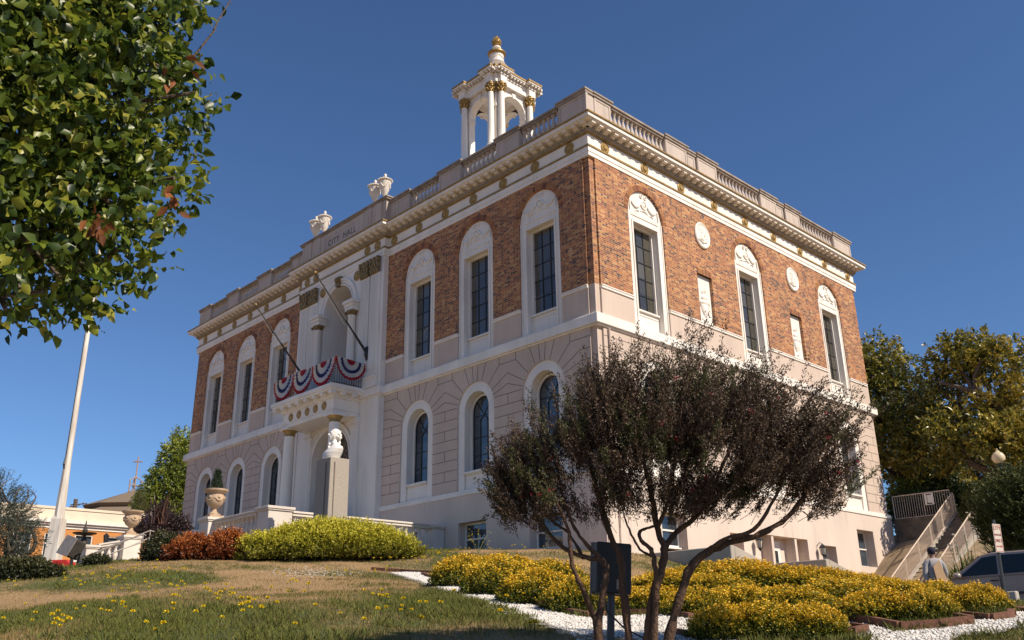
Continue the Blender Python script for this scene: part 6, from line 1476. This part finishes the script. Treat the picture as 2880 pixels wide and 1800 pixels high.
k=260; U_=rng.normal(880,70,k); V_=rng.normal(1622,9,k); Pc=np.array([tuple(gp(u,v,36)) for u,v in zip(U_,V_)]); Pc[:,2]+=.09; Pc=np.repeat(Pc,5,0); co=leaves('clover_flowers',Pc+rng.normal(size=Pc.shape)*.006,rng.normal(size=Pc.shape)+np.array([0,0,.7]),.016,.012,rng.random(len(Pc)),M['whitefl'],None,rng,0); tag(co,kind='stuff',label='white clover flowers in the green patch of lawn')
# ---- named shrubs by the terrace
def gshrub(name,U,V,hw,vt,mt,seed,nsp,ns,ll,lw,lab,grp=None,spike=.16,top=.8,bot=.1,sq=1.0,shift=.6,dist=None,up=1.0):
    g=gp(U,V) if dist is None else at(U,V,dist); k=(g-CAM).length/FPX; R0=hw*k; c=Vector((g.x+FW_[0]*R0*shift*sq,g.y+FW_[1]*R0*shift*sq,0)); c.z=gz(c.x,c.y)[0]-.05
    H=max(.2,at(U,vt,math.hypot(c.x-CAM.x,c.y-CAM.y)).z-c.z-spike*.5)
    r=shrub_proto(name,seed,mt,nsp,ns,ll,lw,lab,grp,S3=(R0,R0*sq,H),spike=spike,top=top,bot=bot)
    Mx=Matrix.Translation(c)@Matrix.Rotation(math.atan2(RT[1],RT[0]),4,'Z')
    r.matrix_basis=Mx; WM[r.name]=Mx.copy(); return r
gshrub('spreading_shrub',930,1556,245,1466,M['golden2'],41,8500,11,.075,.026,'wide spreading yellow green shrub at the foot of the bust pedestal',spike=.20,top=.95,bot=.15,sq=.42,shift=0,dist=25.4)
gshrub('orange_shrub',545,1568,75,1502,M['orangel'],42,1500,9,.06,.035,'low orange red shrub, the left one of the two below the terrace',grp='orange shrubs below the terrace',sq=.8,dist=27,shift=0)
gshrub('orange_shrub',640,1566,65,1492,M['orangel'],43,1500,9,.06,.035,'taller orange red shrub, the right one, touching the yellow green shrub',grp='orange shrubs below the terrace',sq=.8,dist=26.5,shift=0)
gshrub('dark_green_shrub',465,1572,58,1500,M['roseb'],44,1500,9,.055,.032,'dark green shrub with tiny red fruits left of the orange shrubs',sq=.9,dist=28,shift=0)
gshrub('rose_bush',45,1634,95,1572,M['roseb'],45,2600,10,.06,.035,'dark green and reddish rose bush at the lower left edge of the lawn',sq=.7,shift=.2)
gshrub('small_bush',262,1590,30,1568,M['roseb'],46,500,8,.05,.03,'small dark bush beside the tilted floodlight')
def big(name,lab,cat,els,base,nspr,ns,ln,lL,lW,mt,seed,**kw): return tree(name,lab,cat,[pell(*e) for e in els],base,nspr,ns,ln,lL,lW,mt,seed,**kw)
def gbase(U,d,V=1500): p=at(U,V,d); return (p.x,p.y,gz(p.x,p.y)[0]-.2)
# magnolias and shrubs on the hill at the right
big('magnolia_tree','tall magnolia with yellowing leaves right behind the city hall corner','tree',[(2470,1030,60,75,52,2.2),(2420,1120,90,120,52,2.6),(2530,1120,95,70,51,2.2),(2530,1030,35,30,51,.8),(2480,1240,110,100,50,2.4),(2600,1190,80,60,49,1.8),(2600,1270,90,60,48,1.8),(2690,1300,60,40,48,1.3)],gbase(2560,53),2900,9,.5,.24,.11,M['mag'],51,trunk=(.35,.07),up=.45,group='magnolia trees on the hill',fork=.45)
rm_=[(2690,1010,70,55,47,1.5),(2750,990,55,45,47,1.3),(2805,1030,50,45,47,1.1),(2620,1065,55,22,47,.8),(2700,1080,55,35,47,1.0),(2800,1120,70,40,46,1.1),(2860,1020,40,60,46,1.2),(2880,1130,50,80,46,1.4),(2640,1140,70,45,47,1.2),(2720,1220,110,55,46,1.5),(2830,1240,90,60,45,1.5),(2900,1260,60,90,45,1.5)]
mt_=big('magnolia_tree','open crowned magnolia with a long bent limb, at the right edge','tree',rm_,gbase(2865,46),2300,9,.45,.23,.105,M['mag'],52,trunk=(.42,.06),up=.45,group='magnolia trees on the hill',fork=.3)
w=MB()
for pts,rd in (([(2872,1420),(2862,1300),(2850,1200),(2800,1130),(2750,1105),(2700,1090),(2640,1075)],[.42,.38,.28,.2,.16,.12,.06]),([(2800,1130),(2760,1140),(2720,1110),(2680,1130)],[.14,.11,.08,.05]),([(2850,1200),(2780,1170),(2740,1190)],[.18,.12,.07]),([(2750,1105),(2740,1060),(2760,1010)],[.12,.08,.05])):
    w.tube([at(u,v,46.0) for u,v in pts],rd,9)
w.build('limb',M['bark'],mt_,smooth=True,fix=False)
big('plum_tree','dark purple leaved plum tree behind the street lamp','tree',[(2740,1300,60,45,55,1.5),(2790,1340,60,50,55,1.5),(2700,1340,45,40,55,1.2),(2840,1380,50,40,55,1.2)],gbase(2770,56),1500,8,.4,.12,.07,M['plum'],53,trunk=(.15,.04))
hedge=[((2570,1395,60,45,50),'bright','bright yellow green bush directly behind the picket fence, beside the building'),((2640,1385,65,50,50),'midgreen','mid green bush behind the fence notice'),((2590,1310,80,60,55),'midgreen','darker green tree crown under the magnolia, right of the building'),((2710,1410,55,50,50),'midgreen','leafy green bush between the two stair railings at the top'),((2590,1430,75,45,48.5),'midgreen','low leafy bush seen through the picket fence'),((2680,1370,50,50,53),'junip','dark evergreen bush behind the top of the stairs'),((2785,1430,50,60,44),'junip','dark evergreen bush right of the stair top')]
for i,(e,mk,lab) in enumerate(hedge): big('hillside_bush',lab,'bush',[(*e,1.6),(e[0]-30,e[1]+30,e[2]*.7,e[3]*.8,e[4],1.3),(e[0]+35,e[1]+25,e[2]*.7,e[3]*.8,e[4],1.3)],gbase(e[0],e[4],1470),1500,8,.28,.13,.075,M[mk],60+i,trunk=(.08,.03),group='bushes on the bank behind the stairs')
big('juniper_bush','feathery dark green juniper at the right edge above the parked car','bush',[(2860,1380,60,50,30,1.0),(2830,1440,65,60,30,1.2),(2890,1450,60,80,30,1.2),(2850,1510,60,40,30,1.0),(2800,1480,35,35,30,.7)],gbase(2860,30,1560),2600,18,.30,.10,.03,M['junip'],71,trunk=(.10,.03),up=.7,spread=.45)
def strapplant(name,U,V,d,h,n,mt,seed,lab,fl=0,cat='plant',grp=None):
    rng=np.random.default_rng(seed); b=at(U,V,d); zg=gz(b.x,b.y)[0]; h=max(h,h+min(1.0,b.z-zg)) if fl else h; b.z=max(zg,b.z-1.0) if fl else b.z; root=empty(name,b,lab,cat,grp); mb=MB(); V_=[];F_=[]
    for i in range(n):
        a=rng.random()*2*PI; out=.25+.75*rng.random(); L_=h*(.7+.5*rng.random()); o_=Vector((rng.normal()*.12*h,rng.normal()*.12*h,0)); dr_=Vector((math.cos(a),math.sin(a),0)); sd_=Vector((-math.sin(a),math.cos(a),0)); w_=.022*h+.008; pv=[]
        for k in range(5):
            t=k/4; p=Vector(b)+o_+dr_*(out*L_*.6*t**1.6)+Vector((0,0,L_*(t-.42*out*t*t))); ww=w_*(1-t**2)*.9+.001; pv+=[p-sd_*ww,p+sd_*ww]
        mb.add(pv,[(2*k,2*k+1,2*k+3,2*k+2) for k in range(4)])
    o=mb.build('foliage',mt,root,fix=False); a_=o.data.attributes.new('tint','FLOAT','POINT'); a_.data.foreach_set('value',np.repeat(rng.random(n),10).astype(np.float32))
    if fl:
        q=MB(); Pf=[]
        for i in range(fl):
            a=rng.random()*2*PI; r_=rng.random()*h*.7; t_=Vector(b)+Vector((r_*math.cos(a),r_*math.sin(a),h*(1.0+.45*rng.random()))); q.tube([Vector(b)+Vector((r_*.3*math.cos(a),r_*.3*math.sin(a),0)),t_],.007,4,False); Pf.append(tuple(t_))
        q.build('stalks',M['stalk'],root,fix=False); Pf=np.repeat(np.array(Pf),26,0); u=rng.normal(size=Pf.shape); u[:,2]=np.abs(u[:,2])*.7; leaves('flower_heads',Pf,u,.06,.024,rng.random(len(Pf)),M['whitefl'],root,rng,0)
    return root
strapplant('agapanthus',2735,1625,32,.85,150,M['strap'],81,'clump of strap leaves with white flowers in front of the right stair railing',8,grp='white flowering strap leaved clumps')
strapplant('agapanthus',2700,1625,33,.6,110,M['strap'],82,'smaller clump with white flowers lowest on the right stair railing',4,grp='white flowering strap leaved clumps')
strapplant('agapanthus',2845,1560,33,1.0,170,M['strap'],83,'clump of strap leaves with white flowers behind the top of the parking sign',9,grp='white flowering strap leaved clumps')
strapplant('agapanthus',2885,1535,33,1.0,120,M['strap'],84,'clump of strap leaves with white flowers at the right edge under the juniper',6,grp='white flowering strap leaved clumps')
# left distance
big('cedar_tree','blue grey cedar with layered branches at the left edge','tree',[(0,1440,50,22,27,1.0),(25,1470,60,18,27,1.0),(20,1505,75,22,26.5,1.1),(50,1530,45,14,26.5,.7),(55,1445,35,8,27,.4),(85,1482,38,7,27,.4),(85,1515,36,7,27,.4),(-40,1460,80,100,27,1.5),(20,1550,60,20,27,.8)],gbase(5,27.5,1600),2000,16,.30,.07,.014,M['cedar'],91,trunk=(.16,.04),up=.15,spread=.4,flat=.4)
w=MB(); rng=np.random.default_rng(3)
for u0,v0,u1,v1 in ((30,1420,42,1345),(40,1400,60,1375),(60,1420,72,1360),(10,1410,0,1355),(75,1440,85,1375)): limb(w,at(u0,v0,27),at(u1,v1,27),.03,.006,rng,.2,6,5)
tag(w.build('bare_branches',M['bark'],None,fix=False),'thin bare branch tips standing above the blue grey cedar','branch')
big('green_tree','bright green tree beside the far left corner of the city hall','tree',[(500,1300,40,60,88,2.0),(470,1370,50,55,88,2.2),(520,1400,50,80,88,2.2),(430,1410,38,40,87,1.8),(512,1245,25,35,88,1.2),(410,1440,30,40,87,1.5)],gbase(500,90,1500),2600,9,.6,.24,.13,M['bright'],92,trunk=(.3,.08))
big('dark_conifer','narrow dark evergreen left of the bright green tree','tree',[(392,1425,14,35,84,.9),(398,1392,9,22,84,.5)],gbase(392,84,1500),500,10,.35,.10,.03,M['junip'],93,trunk=(.1,.03),up=.7)
big('purple_shrub','dark purple leaved shrub against the far left corner of the city hall','bush',[(450,1480,45,32,44,1.1),(500,1490,25,35,44,.8),(415,1495,35,28,43,.9)],gbase(455,44,1530),1400,9,.25,.11,.05,M['plum'],94,trunk=(.06,.03))
strapplant('cordyline',440,1475,41,1.4,110,M['cordy'],95,'spiky purple cordyline in front of the bright green tree',cat='shrub')
# thin yellow flowering weed in front of the basement window
rng=np.random.default_rng(77); wb_=gp(1345,1556); r_=empty('wild_mustard',wb_,'tall spindly yellow flowering weed in front of the basement window','weed'); q=MB(); Pf=[]
for i in range(9):
    a=Vector(wb_); h=.35+.45*rng.random(); t_=a+Vector((rng.normal()*.22,rng.normal()*.22,h)); q.tube([a,a.lerp(t_,.5)+Vector((0,0,.04)),t_],[.005,.004,.002],4); 
    for k in range(4): Pf.append(tuple(a.lerp(t_,.6+.12*k)+Vector((rng.normal(size=3)*.03).tolist())))
q.build('stalks',M['stalk'],r_,fix=False); Pf=np.repeat(np.array(Pf),5,0); leaves('flower_heads',Pf,rng.normal(size=Pf.shape),.02,.014,rng.random(len(Pf)),M['yellowfl'],r_,rng,0)
# lawn trees out of view to the right that shade the end of the side wall
